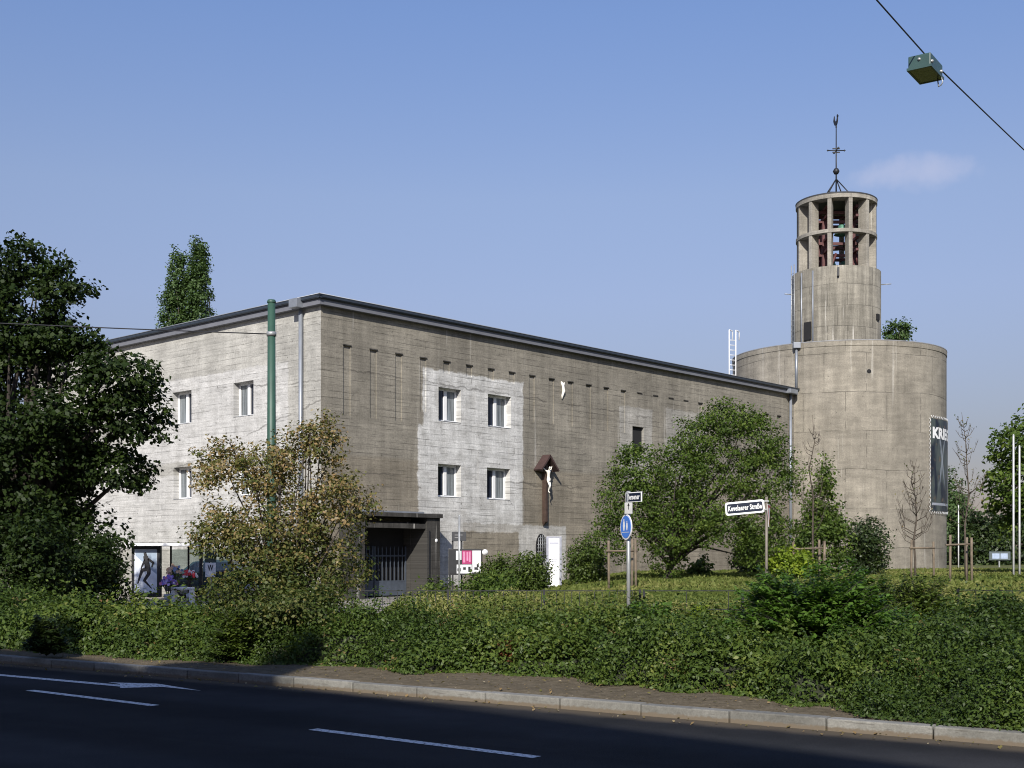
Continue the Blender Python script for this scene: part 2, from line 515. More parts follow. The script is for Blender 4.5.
def strip(name, pts_l, pts_r, z):
    mb = MB()
    n = len(pts_l)
    vs = [(*p, z) for p in pts_l] + [(*p, z) for p in pts_r]
    mb.add(vs, [(i, i+1, n+i+1, n+i) for i in range(n-1)])
    return tag(mb.build(name, M['paint']), kind='structure')
def gpt(px, py):
    D = FPX * EYE / (py - 557.0)
    return ((px - 512.0) / FPX * D, D)
def dash(p0, p1, w):
    a = Vector(p0); b = Vector(p1); d = (b - a).normalized(); n = Vector((-d.y, d.x)) * w/2
    strip('lane_marking', [a+n, b+n], [a-n, b-n], 0.004)
dash(gpt(313, 729.5), gpt(537, 757.5), 0.12)
dash(gpt(30, 690.5), gpt(155, 705.8), 0.12)
# dashes of the same lines on both sides, out of the picture
dl = (Vector(gpt(537, 757.5)) - Vector(gpt(313, 729.5)))
for k in (2, 4): dash(Vector(gpt(313, 729.5)) + dl*k*1.05, Vector(gpt(313, 729.5)) + dl*(k*1.05+1), 0.12)
# long solid line ending in a merge arrow
a = Vector(gpt(-160, 661)); b = Vector(gpt(128, 686.6))
dash(a, b, 0.15)
mb = MB()
P = [gpt(120, 684.2), gpt(108, 682.6), gpt(158, 684.0), gpt(201, 691.0), gpt(163, 687.2), gpt(120, 688.2)]
mb.add([(*p, 0.0045) for p in P], [(0, 1, 2), (0, 2, 4, 5), (2, 3, 4)])
tag(mb.build('lane_arrow', M['paint']), kind='structure')

# kerb of separate stones
t = NT('kerb_stone')
o = t.coords()
n1 = t.noise(o, 1.1, 4); n2 = t.noise(o, 18, 5, 0.7); n3 = t.noise(o, 70, 3)
c = t.mix(t.rng(n1, 0.3, 0.7), (0.17, 0.165, 0.145), (0.25, 0.243, 0.218))
c = t.mix(1.0, c, t.grey(t.rng(n2, 0.25, 0.75, 0.72, 1.15, False)), 'MULTIPLY')
c = t.mix(1.0, c, t.grey(t.rng(n3, 0.3, 0.7, 0.85, 1.1, False)), 'MULTIPLY')
sx, sy, _z = t.sep(o)
along = t.math('ADD', t.math('MULTIPLY', t.math('SUBTRACT', sx, K0.x), KT.x), t.math('MULTIPLY', t.math('SUBTRACT', sy, K0.y), KT.y))
idx = t.math('FLOOR', t.math('SUBTRACT', along, 0.35))
wn_ = t.n.new("ShaderNodeTexWhiteNoise"); wn_.noise_dimensions = '1D'; t.l.new(idx, wn_.inputs['W'])
c = t.mix(1.0, c, t.grey(t.rng(wn_.outputs['Value'], 0.0, 1.0, 0.74, 1.12, False)), 'MULTIPLY')
smear = t.math('MULTIPLY', t.rng(t.noise(t.mapping(o, (3, 3, 30)), 1.6, 3), 0.60, 0.66), 0.45)
c = t.mix(smear, c, (0.07, 0.062, 0.05))
zz = t.sep(o)[2]
c = t.mix(t.rng(t.math('ADD', zz, t.math('MULTIPLY', n2, 0.06)), 0.085, 0.055), c, (0.15, 0.12, 0.085))
t.set(t.p.inputs['Base Color'], c)
t.bump(n2, 0.4, 0.006)
M['kerb'] = t.mat
mb = MB()
ang = math.atan2(KT.y, KT.x)
rk = random.Random(3)
for i in range(-70, 70):
    s0 = i * 1.0 + 0.35
    x, y = kq(s0, 0.0)
    Mx = Matrix.Translation((x, y, 0)) @ Matrix.Rotation(ang + rk.uniform(-.004, .004), 4, 'Z')
    mb.bevel_box((0.006, 0.0 + rk.uniform(-.006, .006), -0.1), (0.990, 0.16, 0.118 + rk.uniform(-.005, .005)), 0.014, 0, Mx)
tag(mb.build('kerb', M['kerb']), kind='structure')

# far ground sheet, to the horizon
t = NT('far_ground')
o = t.coords()
n = t.noise(o, 0.05, 5)
t.set(t.p.inputs['Base Color'], t.mix(t.rng(n, 0.35, 0.65), (0.06, 0.075, 0.03), (0.09, 0.095, 0.045)))
mb = MB(); mb.add([(-2500, -2500, -0.06), (2500, -2500, -0.06), (2500, 2500, -0.06), (-2500, 2500, -0.06)], [(0, 1, 2, 3)])
tag(mb.build('ground', t.mat), kind='structure')

# opposite pavement (under the viewer)
mb = MB()
a, b, c_, d = kq(-160, -12.6), kq(160, -12.6), kq(160, -40), kq(-160, -40)
mb.add([(*a, .02), (*b, .02), (*c_, .02), (*d, .02)], [(0, 1, 2, 3)])
M['slab'] = plain('paving_slabs', (0.26, 0.25, 0.235), 0.9, 0, 0.2, 2, 0.2)
tag(mb.build('opposite_pavement', M['slab']), kind='structure')

# terrain on the church side: soil verge, pavement, meadow
t = NT('verge_and_meadow')
o = t.coords()
x, y, z = t.sep(o)
q = t.math('ADD', t.math('MULTIPLY', t.math('SUBTRACT', x, K0.x), KN.x), t.math('MULTIPLY', t.math('SUBTRACT', y, K0.y), KN.y))
n1 = t.noise(o, 0.6, 5); n2 = t.noise(o, 7, 6, 0.7); n3 = t.noise(o, 40, 4, 0.7)
soil = t.mix(t.rng(n2, 0.3, 0.7), (0.098, 0.080, 0.053), (0.165, 0.136, 0.093))
soil = t.mix(1.0, soil, t.grey(t.rng(n3, 0.25, 0.75, 0.6, 1.3, False)), 'MULTIPLY')
soil = t.mix(t.rng(t.noise(o, 16, 2), 0.69, 0.73), soil, (0.36, 0.30, 0.21))
grass = t.mix(t.rng(n1, 0.35, 0.65), (0.070, 0.095, 0.028), (0.125, 0.13, 0.048))
grass = t.mix(t.rng(n2, 0.4, 0.7), grass, (0.16, 0.145, 0.065))
grass = t.mix(1.0, grass, t.grey(t.rng(n3, 0.25, 0.75, 0.6, 1.35, False)), 'MULTIPLY')
pave = t.mix(t.rng(n1, 0.3, 0.7), (0.24, 0.225, 0.19), (0.34, 0.31, 0.26))
pave = t.mix(1.0, pave, t.grey(t.rng(n3, 0.25, 0.75, 0.8, 1.15, False)), 'MULTIPLY')
ismeadow = t.math('MULTIPLY', t.rng(t.math('ADD', x, t.math('MULTIPLY', n1, 1.5)), -1.2, 0.4), t.rng(y, 25.0, 27.5))
ispave = t.math('MULTIPLY', t.rng(x, -0.6, -1.6), t.rng(q, 5.0, 5.3))
c = t.mix(ispave, soil, pave)
c = t.mix(ismeadow, c, grass)
c = t.mix(t.rng(y, 80, 90), c, grass)
# an asphalt footpath crossing the meadow on the right
pth = t.math('MULTIPLY', t.rng(t.math('ABSOLUTE', t.math('SUBTRACT', y, t.math('ADD', 58.0, t.math('MULTIPLY', n1, 2.0)))), 2.2, 1.8), t.rng(x, 17.0, 18.5))
c = t.mix(pth, c, (0.11, 0.11, 0.115))
t.set(t.p.inputs['Base Color'], c)
t.p.inputs['Roughness'].default_value = 0.95
t.p.inputs['Specular IOR Level'].default_value = 0.1
t.bump(t.math('ADD', n2, t.math('MULTIPLY', n3, 0.5)), 0.9, 0.03)
M['terrain'] = t.mat
ss = np.concatenate([np.arange(-120, -14, 4.0), np.arange(-14, 40, 0.5), np.arange(40, 330, 6.0)])
qs = np.concatenate([[0.15], np.arange(0.3, 4, 0.22), np.arange(4, 45, 0.75), np.arange(45, 420, 10.0)])
SS, QQ = np.meshgrid(ss, qs, indexing='ij')
X = K0.x + SS*KT.x + QQ*KN.x; Y = K0.y + SS*KT.y + QQ*KN.y
Z = hill(X, Y)
near = (QQ > 0.2) & (QQ < 4)
_r = np.random.default_rng(5).random(Z.shape)
Z = Z + np.where(near, (np.sin(SS*2.1+QQ*1.7)+np.sin(SS*0.9-QQ*3.1)) * 0.008, 0.0)
Z[:, 0] = VERGE - 0.02
vs = np.stack([X, Y, Z], -1).reshape(-1, 3)
ni, nj = X.shape
fs = [(i*nj+j, (i+1)*nj+j, (i+1)*nj+j+1, i*nj+j+1) for i in range(ni-1) for j in range(nj-1)]
mb = MB(); mb.add(vs, fs, 0, True)
tag(mb.build('verge_ground', M['terrain']), kind='structure')

# ------------------------------------------------------------------ the concrete church
CX, CY = -6.88, 45.0
CA = math.atan2(0.741, 0.671)
CD = Vector((math.cos(CA), math.sin(CA))); CNV = Vector((math.sin(CA), -math.cos(CA)))   # along right wall / outwards from it
def rw(px, py, off=0.0):
    """photo column/row -> (distance along right wall, height) on a plane 'off' metres in front of it"""
    r = (px - 512.0) / FPX
    x0, y0 = CX + CNV.x*off, CY + CNV.y*off
    u = (r*y0 - x0) / (CD.x - CD.y*r)
    return u, zat(py, y0 + u*CD.y)
def lw(px, py, off=0.0):
    """the same on the left wall: distance from the corner, height"""
    r = (px - 512.0) / FPX
    d = Vector((-CD.y, CD.x))
    x0, y0 = CX - CD.x*off, CY - CD.y*off
    v = (r*y0 - x0) / (d.x - d.y*r)
    return v, zat(py, y0 + v*d.y)

church = thing('bunker_church', 'massive grey board-marked concrete church with flat roof, dark portal and round bell tower', 'church', (CX, CY, 0), CA)
LEN, WID, TOP = 34.6, 22.0, 10.72
ZB = -0.3

u_a, z_a = rw(424, 372); u_b, z_b = rw(521, 372)
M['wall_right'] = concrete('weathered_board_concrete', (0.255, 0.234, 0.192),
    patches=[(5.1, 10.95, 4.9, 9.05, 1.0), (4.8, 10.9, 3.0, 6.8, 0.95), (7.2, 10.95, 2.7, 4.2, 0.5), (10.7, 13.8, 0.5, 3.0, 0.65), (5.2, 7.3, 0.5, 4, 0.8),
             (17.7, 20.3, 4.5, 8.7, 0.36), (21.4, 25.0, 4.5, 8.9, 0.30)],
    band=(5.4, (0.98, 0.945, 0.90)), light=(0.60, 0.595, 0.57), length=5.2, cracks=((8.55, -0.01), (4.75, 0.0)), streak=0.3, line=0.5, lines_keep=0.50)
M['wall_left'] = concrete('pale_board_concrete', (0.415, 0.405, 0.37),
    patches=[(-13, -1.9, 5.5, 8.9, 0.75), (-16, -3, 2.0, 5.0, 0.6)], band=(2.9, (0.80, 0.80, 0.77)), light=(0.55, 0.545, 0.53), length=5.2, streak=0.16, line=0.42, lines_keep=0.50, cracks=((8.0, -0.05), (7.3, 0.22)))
M['drum'] = concrete('drum_concrete', (0.272, 0.248, 0.203), board=2.15, length=2.3, cyl=6.19, streak=0.25, line=0.55, lines_keep=0.45)
M['shaft'] = concrete('shaft_concrete', (0.25, 0.232, 0.19), board=1.25, length=1.15, cyl=2.6, streak=0.65, line=0.5, lines_keep=0.38)
M['lantern'] = concrete('lantern_concrete', (0.30, 0.28, 0.24), board=4.0, length=9.0, streak=0.4, line=0.0)

def wall_holes(x0, x1, z0, z1, holes, d, niches=(), nd=0.045):
    """outer face at y=0 (outwards is -y) with rectangular holes and their reveals, d deep"""
    mb = MB()
    allh = list(holes) + list(niches)
    xs = sorted({x0, x1, *[h[0] for h in allh], *[h[1] for h in allh]})
    zs = sorted({z0, z1, *[h[2] for h in allh], *[h[3] for h in allh]})
    for i in range(len(xs)-1):
        for j in range(len(zs)-1):
            cx, cz = (xs[i]+xs[i+1])/2, (zs[j]+zs[j+1])/2
            if any(h[0] < cx < h[1] and h[2] < cz < h[3] for h in list(holes) + list(niches)): continue
            mb.add([(xs[i],0,zs[j]), (xs[i+1],0,zs[j]), (xs[i+1],0,zs[j+1]), (xs[i],0,zs[j+1])], [(0,1,2,3)])
    for (a, b, c, e) in allh:
        is_n = (a, b, c, e) not in holes
        d_ = nd if is_n else d
        if is_n: mb.add([(a,d_,c),(b,d_,c),(b,d_,e),(a,d_,e)], [(0,1,2,3)])
        mb.add([(a,0,c),(a,d_,c),(a,d_,e),(a,0,e)], [(0,1,2,3)])
        mb.add([(b,0,c),(b,d_,c),(b,d_,e),(b,0,e)], [(3,2,1,0)])
        mb.add([(a,0,c),(b,0,c),(b,d_,c),(a,d_,c)], [(0,1,2,3)])
        mb.add([(a,0,e),(b,0,e),(b,d_,e),(a,d_,e)], [(3,2,1,0)])
    return mb

def build_raw(mb, name, mat, parent, loc=(0,0,0), rotz=0.0):
    me = bpy.data.meshes.new(name); me.from_pydata(mb.v, [], mb.f); me.materials.append(mat); me.update()
    o = bpy.data.objects.new(name, me); COL.objects.link(o); o.parent = parent; o.location = loc; o.rotation_euler.z = rotz
    return o

RD = 0.40
wins_r = []
for (pa, pb, ya, yb) in ((438.5, 461, 386.5, 420), (488, 511, 394, 427), (438, 461, 463.5, 497), (487, 510, 467.5, 499)):
    ua, za = rw(pa, ya); ub, zb_ = rw(pb, yb)
    za = zat(ya, CY + ua*CD.y); zb_ = zat(yb, CY + ua*CD.y)
    wins_r.append((ua, ub, zb_, za))
for k in (0, 1): # level the two rows
    zz0 = (wins_r[2*k][2] + wins_r[2*k+1][2])/2; zz1 = (wins_r[2*k][3] + wins_r[2*k+1][3])/2
    for j in (0, 1): wins_r[2*k+j] = (*wins_r[2*k+j][:2], zz0, zz1)
ua, za = rw(632.5, 426); ub, _ = rw(644, 430)
slot_win = (ua, ub, za - 1.5, za)
# portal recess in the wall
PO = 0.9
pu0, pu1 = rw(365, 560, PO)[0], rw(427, 560, PO)[0]
portal_hole = (pu0, pu1, ZB, 2.86)
niches = []
for k in range(26):
    u = 1.22 + 1.288*k
    hh = 2.55 if k < 3 else (2.1 if k == 3 else (0.45 if k in (4, 5, 6, 7) else 1.95))
    if k not in (14, 15, 16, 17): niches.append((u-0.17, u+0.17, 9.40-hh, 9.40))
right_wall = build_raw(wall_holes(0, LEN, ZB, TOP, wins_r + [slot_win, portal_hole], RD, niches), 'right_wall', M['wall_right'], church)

wins_l = []
for (pa, pb, ya, yb) in ((172.5, 191.5, 389.5, 423), (233.5, 253.5, 380.5, 415), (173.5, 191.5, 465, 498), (234, 253.5, 462, 496)):
    va, _ = lw(pa, ya); vb, _ = lw(pb, ya)
    dd = CY + vb*CD.x
    wins_l.append((-va, -vb, zat(yb, dd), zat(ya, dd)))
for k in (0, 1):
    zz0 = (wins_l[2*k][2] + wins_l[2*k+1][2])/2; zz1 = (wins_l[2*k][3] + wins_l[2*k+1][3])/2
    for j in (0, 1): wins_l[2*k+j] = (*wins_l[2*k+j][:2], zz0, zz1)
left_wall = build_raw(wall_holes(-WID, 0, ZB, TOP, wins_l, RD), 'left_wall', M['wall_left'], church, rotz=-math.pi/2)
mb = MB()
mb.add([(LEN,0,ZB),(LEN,WID,ZB),(LEN,WID,TOP),(LEN,0,TOP)], [(0,1,2,3)])
mb.add([(LEN,WID,ZB),(0,WID,ZB),(0,WID,TOP),(LEN,WID,TOP)], [(0,1,2,3)])
build_raw(mb, 'rear_wall', M['wall_right'], church)

def window(a, b, c, e, parent, rotz, mirrored=False):
    w, h = b - a, e - c
    fm = MB()
    t_ = 0.085
    y0, y1 = RD - 0.13, RD - 0.05
    fm.box((a, y0, c), (a+t_, y1, e)); fm.box((b-t_, y0, c), (b, y1, e))
    fm.box((a+t_, y0, e-t_), (b-t_, y1, e)); fm.box((a+t_, y0, c), (b-t_, y1, c+t_))
    mid = (a+b)/2
    fm.box((mid-0.08, y0-0.015, c+t_), (mid+0.08, y1, e-t_))
    f = fm.build('window', M['white'], parent, rotz=rotz)
    for k, (xa, xb) in enumerate(((a+t_, mid-0.08), (mid+0.08, b-t_))):
        p = MB().box((xa, y0+0.04, c+t_), (xb, y0+0.055, e-t_)).build('pane', M['pane_dark'] if (k == 0) != mirrored else M['pane'], f)
    s = MB().bevel_box((a+0.005, -0.015, c+0.003), (b-0.005, y0, c+0.02), 0.006).build('sill', M['zinc'], f)
    bk = MB().box((a+0.01, RD-0.03, c+0.01), (b-0.01, RD+0.04, e-0.01)).build('backing', M['void'], f)
for h in wins_r: window(*h, church, 0.0)
for h in wins_l: window(*h, church, -math.pi/2, True)
a, b, c_, e = slot_win
sw = MB().box((a+0.003, 0.14, c_+0.003), (b-0.003, 0.2, e-0.003)).build('narrow_window', M['void'], church)
MB().box((a+0.005, 0.11, c_+0.004), (b-0.005, 0.139, c_+0.05)).build('frame', M['zinc'], sw)

# small ledges over the walled-up slits, in a row below the eaves
for k in range(26):
    u = 1.22 + 1.288*k
    MB().bevel_box((u-0.20, -0.035, 9.402), (u+0.20, 0.03, 9.45), 0.01).build('slit_ledge', M['dark_concrete'], church)

# roof, fascia and gutter
MB().box((0.0, 0.0, TOP-0.02), (LEN, WID, TOP+0.30)).build('roof', M['zinc'], church)
def eaves(ov, z0, z1, inner):
    m_ = MB()
    m_.box((-ov, -ov, z0), (LEN-0.2, -inner, z1))
    m_.box((-ov, -inner, z0), (-inner, WID+ov, z1))
    return m_
eaves(0.22, TOP-0.012, TOP+0.19, -0.30).build('fascia', M['fascia'], church)
gm = MB()
gprof = [(0.0, 0.0), (0.10, 0.0), (0.13, 0.04), (0.13, 0.125), (0.11, 0.14), (0.0, 0.14)]
def gutter_run(p0, p1, outdir):
    vs = []
    for P_ in (p0, p1):
        for (o_, z_) in gprof:
            vs.append((P_[0]+outdir[0]*o_, P_[1]+outdir[1]*o_, TOP+0.19+z_))
    n = len(gprof)
    gm.add(vs, [(i, (i+1) % n, n+(i+1) % n, n+i) for i in range(n)] + [tuple(range(n)), tuple(range(2*n-1, n-1, -1))])
gutter_run((-0.33, -0.20), (LEN-0.2, -0.20), (0, -1))
gutter_run((-0.20, -0.33), (-0.20, WID+0.3), (-1, 0))
gm.build('gutter', M['lead'], church)
rm = MB()
rm.tube([(-0.34, -0.335, TOP+0.335), (LEN-0.25, -0.335, TOP+0.335)], 0.018, 6)
rm.tube([(-0.335, -0.34, TOP+0.335), (-0.335, WID+0.3, TOP+0.335)], 0.018, 6)
rm.build('gutter_rim', M['zinc'], church)

# downpipe near the corner on the left wall, and the one at the end of the right wall
v1 = lw(301, 400, 0.12)[0]
dp = MB().tube([(-0.14, v1, TOP-0.05), (-0.14, v1, 0.2)], 0.075, 10).build('downpipe', M['zinc'], church)
MB().bevel_box((-0.52, v1-0.24, TOP-0.03), (-0.2, v1+0.22, TOP+0.30), 0.02).build('rainwater_head', M['zinc'], dp)
u2 = rw(790.5, 420, 0.12)[0]
dp = MB().tube([(u2, -0.13, TOP-0.02), (u2, -0.13, 0.5)], 0.08, 10).build('downpipe', M['zinc'], church)
MB().bevel_box((u2-0.6, -0.46, TOP-0.02), (u2+0.25, -0.1, TOP+0.22), 0.03).build('rainwater_head', M['zinc'], dp)

# portal
PW = rw(440, 560, PO)[0]; PL = rw(355, 560, PO)[0]
PT = zat(514, CY + PW*CD.y - CNV.x*0)          # top of the canopy
PT = 3.25
portal = MB().box((PL-0.06, -PO-0.10, PT-0.10), (PW+0.06, -0.004, PT+0.05)).build('portal', M['dark_concrete'], church)
MB().box((pu1, -PO, ZB), (PW, -0.002, PT-0.103)).build('jamb', M['dark_concrete'], portal)
MB().box((PL, -PO, ZB), (pu0, -0.002, PT-0.103)).build('jamb', M['dark_concrete'], portal)
MB().box((pu1+0.10, -PO-0.03, ZB), (pu1+0.15, -PO-0.002, PT-0.6)).build('groove_strip', M['iron'], portal)
MB().box((pu1-0.02, -0.001, ZB), (pu1-0.002, 0.398, 2.86)).build('reveal', M['dark_concrete'], portal)
MB().box((pu0+0.002, -0.001, ZB), (pu0+0.02, 0.398, 2.86)).build('reveal', M['dark_concrete'], portal)
MB().box((pu0+0.002, -PO+0.06, PT-0.52), (pu1-0.002, -PO+0.40, PT-0.34)).build('lintel', M['dark_concrete'], portal)
MB().box((pu0+0.004, -PO+0.42, 2.865), (pu1-0.004, -0.01, 2.98)).build('soffit', M['dark_concrete'], portal)
MB().box((PL+0.2, -0.55, PT+0.052), (PW-0.5, -0.02, PT+0.13)).build('flashing', M['zinc'], portal)
MB().box((pu0, 0.42, ZB), (pu1, 0.48, 2.86)).build('doorway', M['void'], portal)
MB().box((pu0-0.6, -PO-1.0, -0.1), (pu1+0.5, -0.2+0.5, 0.13)).build('doorstep', plain('worn_step_concrete', (0.20, 0.19, 0.17), 0.9, 0, 0.2, 4, 0.3), portal)
MB().lathe([(0.0, 0.035), (0.05, 0.03), (0.075, 0.0)], 16, M=Matrix.Translation((pu1+0.5, -PO-0.002, 2.28)) @ Matrix.Rotation(R(90), 4, 'X')).build('wall_lamp', M['white'], portal)
def gate_leaf(x0, x1, y):
    g = MB()
    top = 1.95
    g.box((x0, y, 0.16), (x0+0.05, y+0.05, top+0.1)); g.box((x1-0.05, y, 0.16), (x1, y+0.05, top+0.1))
    g.box((x0+0.05, y+0.005, 0.18), (x1-0.05, y+0.035, 0.70))
    g.box((x0+0.05, y, 0.70), (x1-0.05, y+0.045, 0.75)); g.box((x0+0.05, y, top-0.28), (x1-0.05, y+0.045, top-0.23))
    n = 7
    for i in range(n):
        xx = lerp(x0+0.05, x1-0.05, (i+0.7)/(n+0.4))
        g.box((xx-0.014, y+0.008, 0.75), (xx+0.014, y+0.036, top))
        g.add([(xx-0.02, y+0.008, top), (xx+0.02, y+0.008, top), (xx+0.02, y+0.036, top), (xx-0.02, y+0.036, top), (xx, y+0.022, top+0.12)], [(0,1,4),(1,2,4),(2,3,4),(3,0,4)])
    return g
gy = 0.22
midu = lerp(pu0, pu1, 0.46)
g1 = gate_leaf(midu+0.02, pu1-0.03, gy).build('gate', M['gate_paint'], portal)
MB().tube([(midu+0.2, gy-0.06, 1.15), (midu+0.2, gy+0.0, 1.15)], 0.05, 8).box((midu+0.06, gy-0.08, 1.12), (midu+0.22, gy-0.05, 1.18)).build('handle', M['iron'], g1)
gate_leaf(pu0+0.03, midu-0.02, gy+0.02).build('gate', M['gate_paint'], portal)

# small oval opening with an iron grille
uo, zo = rw(541, 548)
Mo = Matrix.Translation((uo, -0.004, zo)) @ Matrix.Rotation(R(90), 4, 'X')
Mo = Mo @ Matrix.Diagonal((0.36, 0.62, 0.36, 1)) 
ov = MB().lathe([(1.0, 0.0), (0.99, 0.06), (0.0, 0.06)], 28, M=Mo, smooth=False).build('oval_opening', M['void'], church)
gr = MB()
for i in range(-2, 3):
    xx = uo + i*0.12
    hz = 0.58*math.sqrt(max(0, 1-(i*0.12/0.36)**2))
    gr.tube([(xx, -0.075, zo-hz), (xx, -0.075, zo+hz)], 0.012, 5)
for i in range(-3, 4):
    z_ = zo + i*0.15
    hx = 0.34*math.sqrt(max(0, 1-(i*0.15/0.62)**2))
    gr.tube([(uo-hx, -0.08, z_), (uo+hx, -0.08, z_)], 0.01, 5)
gr.build('grille', M['galv'], ov)

# pale relief figure high on the wall
ur, zr = rw(562, 390)
KR = 0.55
m_ = MB()
m_.tube([(ur-0.08, -0.03, zr+0.36), (ur, -0.06, zr+0.18), (ur+0.05, -0.06, zr-0.05), (ur-0.03, -0.05, zr-0.25), (ur-0.03, -0.02, zr-0.42)], [0.03, 0.06, 0.07, 0.05, 0.02], 8)
m_.tube([(ur+0.12, -0.03, zr+0.34), (ur+0.02, -0.06, zr+0.16)], [0.025, 0.05], 8)
m_.build('wall_relief', M['ivory'], church)

# --- round drum
DX, DY, DR = 39.95, 0.56, 6.19
D_TOP = 13.6
drum = MB().lathe([(DR, -0.3), (DR, D_TOP-0.30)], 96).build('drum', M['drum'], church, loc=(DX, DY, 0), rotz=-CA)
MB().lathe([(DR+0.015, D_TOP-0.30), (DR+0.03, D_TOP-0.28), (DR+0.03, D_TOP-0.02), (DR, D_TOP), (DR-0.4, D_TOP), (DR-0.4, D_TOP-0.7)], 96, smooth=False).build('drum_coping', M['drum'], drum)
MB().lathe([(DR-0.4, D_TOP-0.5), (0.0, D_TOP-0.45)], 64).build('drum_roof', M['zinc'], drum)
# thin dark metal edge
MB().lathe([(DR+0.04, D_TOP-0.02), (DR+0.04, D_TOP+0.03), (DR-0.05, D_TOP+0.035)], 96).build('edge_strip', plain('grey_edge', (0.2, 0.2, 0.2)), drum)
# doorway seen above the roof on the far left of the drum
Mr = Matrix.Rotation(R(-98), 4, 'Z')
dr = MB()
dr.box((-0.35, -DR-0.05, TOP+0.45), (0.35, -DR+0.3, TOP+1.75), 0, Mr)
dr.build('roof_door', M['void'], drum)
MB().bevel_box((-0.55, -DR-0.5, TOP+1.76), (0.55, -DR+0.1, TOP+1.88), 0.02, 0, Mr).build('door_canopy', M['white'], drum)
# rain pipes up the drum
def drum_pt(px, off=0.1, DRr=DR):
    """angle on the drum (0 = towards the viewer's side, positive to the right) for a photo column"""
    cx = CX + CD.x*DX - math.sin(CA)*DY; cy = CY + CD.y*DX + math.cos(CA)*DY
    best = None
    for i in range(-800, 801):
        f = R(i*0.1)
        x_ = cx + (DRr+off)*math.sin(f); y_ = cy - (DRr+off)*math.cos(f)
        e_ = abs(512 + FPX*x_/y_ - px)
        if best is None or e_ < best[0]: best = (e_, f)
    return best[1]
fp = drum_pt(796.5)
px_, py_ = (DR+0.1)*math.sin(fp), -(DR+0.1)*math.cos(fp)
dp = MB().tube([(px_, py_, TOP+0.2), (px_, py_, D_TOP-0.25)], 0.075, 8).bevel_box((px_-0.2, py_-0.2, D_TOP-0.3), (px_+0.2, py_+0.1, D_TOP+0.02), 0.02).build('drum_downpipe', M['zinc'], drum)
# little lead hole and white limewash run on the drum
f1 = drum_pt(869, 0.0); 
MB().lathe([(0.12, 0.0), (0.0, 0.02)], 12, M=Matrix.Translation(((DR+0.01)*math.sin(f1), -(DR+0.01)*math.cos(f1), zat(371.5, 68.9))) @ Matrix.Rotation(f1, 4, 'Z') @ Matrix.Rotation(R(90), 4, 'X')).build('spout_hole', M['void'], drum)

# --- bell tower on the drum
SH = 18.56
tower = MB().lathe([(2.58, D_TOP-0.6), (2.58, SH-0.02), (2.52, SH), (1.2, SH)], 72).build('bell_tower', M['shaft'], church, loc=(DX-0.15, DY, 0), rotz=-CA)
LR, LT = 2.33, 22.85
for i in range(12):
    f = R(6 + 30*i)
    Mp = Matrix.Rotation(f, 4, 'Z')
    MB().bevel_box((-0.115, -LR, SH), (0.115, -LR+0.62, LT-0.30), 0.02, 0, Mp).build('lantern_pillar', M['lantern'], tower)
def ring(z0, z1, ro, ri):
    return MB().lathe([(ri, z0), (ro, z0), (ro, z1), (ri, z1), (ri, z0)], 72, smooth=False)
ring(20.55, 20.75, LR+0.03, LR-0.42).build('middle_ring', M['lantern'], tower)
ring(LT-0.30, LT-0.07, LR+0.04, LR-0.75).build('top_ring', M['lantern'], tower)
MB().lathe([(0.0, LT-0.10), (LR+0.05, LT-0.07), (LR+0.06, LT-0.01), (LR, LT+0.03), (0.0, LT+0.2)], 72, smooth=False).build('lantern_roof', plain('dark_roof_sheet', (0.05, 0.052, 0.055), 0.6), tower)
# bell frame and bells
bf = MB()
for (x_, y_) in ((-0.85, -0.5), (0.85, -0.5), (-0.85, 0.6), (0.85, 0.6)):
    bf.box((x_-0.13, y_-0.13, SH), (x_+0.13, y_+0.13, 21.6))
for z_ in (19.5, 20.2, 21.5, 22.05):
    for y_ in (-0.5, 0.6): bf.box((-1.5, y_-0.09, z_), (1.5, y_+0.09, z_+0.16))
    for x_ in (-0.85, 0.85): bf.box((x_-0.08, -1.5, z_+0.16), (x_+0.08, 1.5, z_+0.30))
bf.tube([(-0.6, -0.9, SH+0.1), (-0.25, -0.95, 19.6)], 0.08, 6)
bf.tube([(0.9, -0.9, 19.7), (1.1, -1.0, SH+0.1)], 0.08, 6)
bf.build('bell_frame', M['bell_red'], tower)
bprof = [(0.0, 0.62), (0.16, 0.62), (0.24, 0.55), (0.28, 0.35), (0.36, 0.15), (0.5, 0.0), (0.46, 0.0), (0.3, 0.15), (0.0, 0.5)]
for (x_, y_, z_, k) in ((0.15, -0.75, 20.75, 0.95), (-0.35, 0.0, 18.9, 1.0), (0.55, 0.2, 18.85, 0.9)):
    MB().lathe([(r*k, z*k) for r, z in bprof], 24, M=Matrix.Translation((x_, y_, z_))).build('bell', M['bronze'], tower)
# weather vane
wv = MB()
VT = 28.2
for i in range(4):
    f = R(45+90*i)
    wv.tube([(1.15*math.sin(f), -1.15*math.cos(f), LT+0.1), (0.04*math.sin(f), -0.04*math.cos(f), LT+1.4)], 0.035, 6)
for i in range(4):
    f0, f1_ = R(45+90*i), R(135+90*i)
    wv.tube([(0.8*math.sin(f0), -0.8*math.cos(f0), LT+0.5), (0.8*math.sin(f1_), -0.8*math.cos(f1_), LT+0.5)], 0.025, 6)
wv.tube([(0, 0, LT+0.1), (0, 0, VT-0.8)], [0.05, 0.03], 8)
wv.lathe([(0.0, -0.2), (0.12, -0.16), (0.2, 0.0), (0.12, 0.16), (0.0, 0.2)], 16, M=Matrix.Translation((0, 0, 24.75)))
wv.tube([(-0.5, 0, 26.0), (0.5, 0, 26.0)], 0.03, 6)
wv.tube([(0, -0.5, 26.0), (0, 0.5, 26.0)], 0.03, 6)
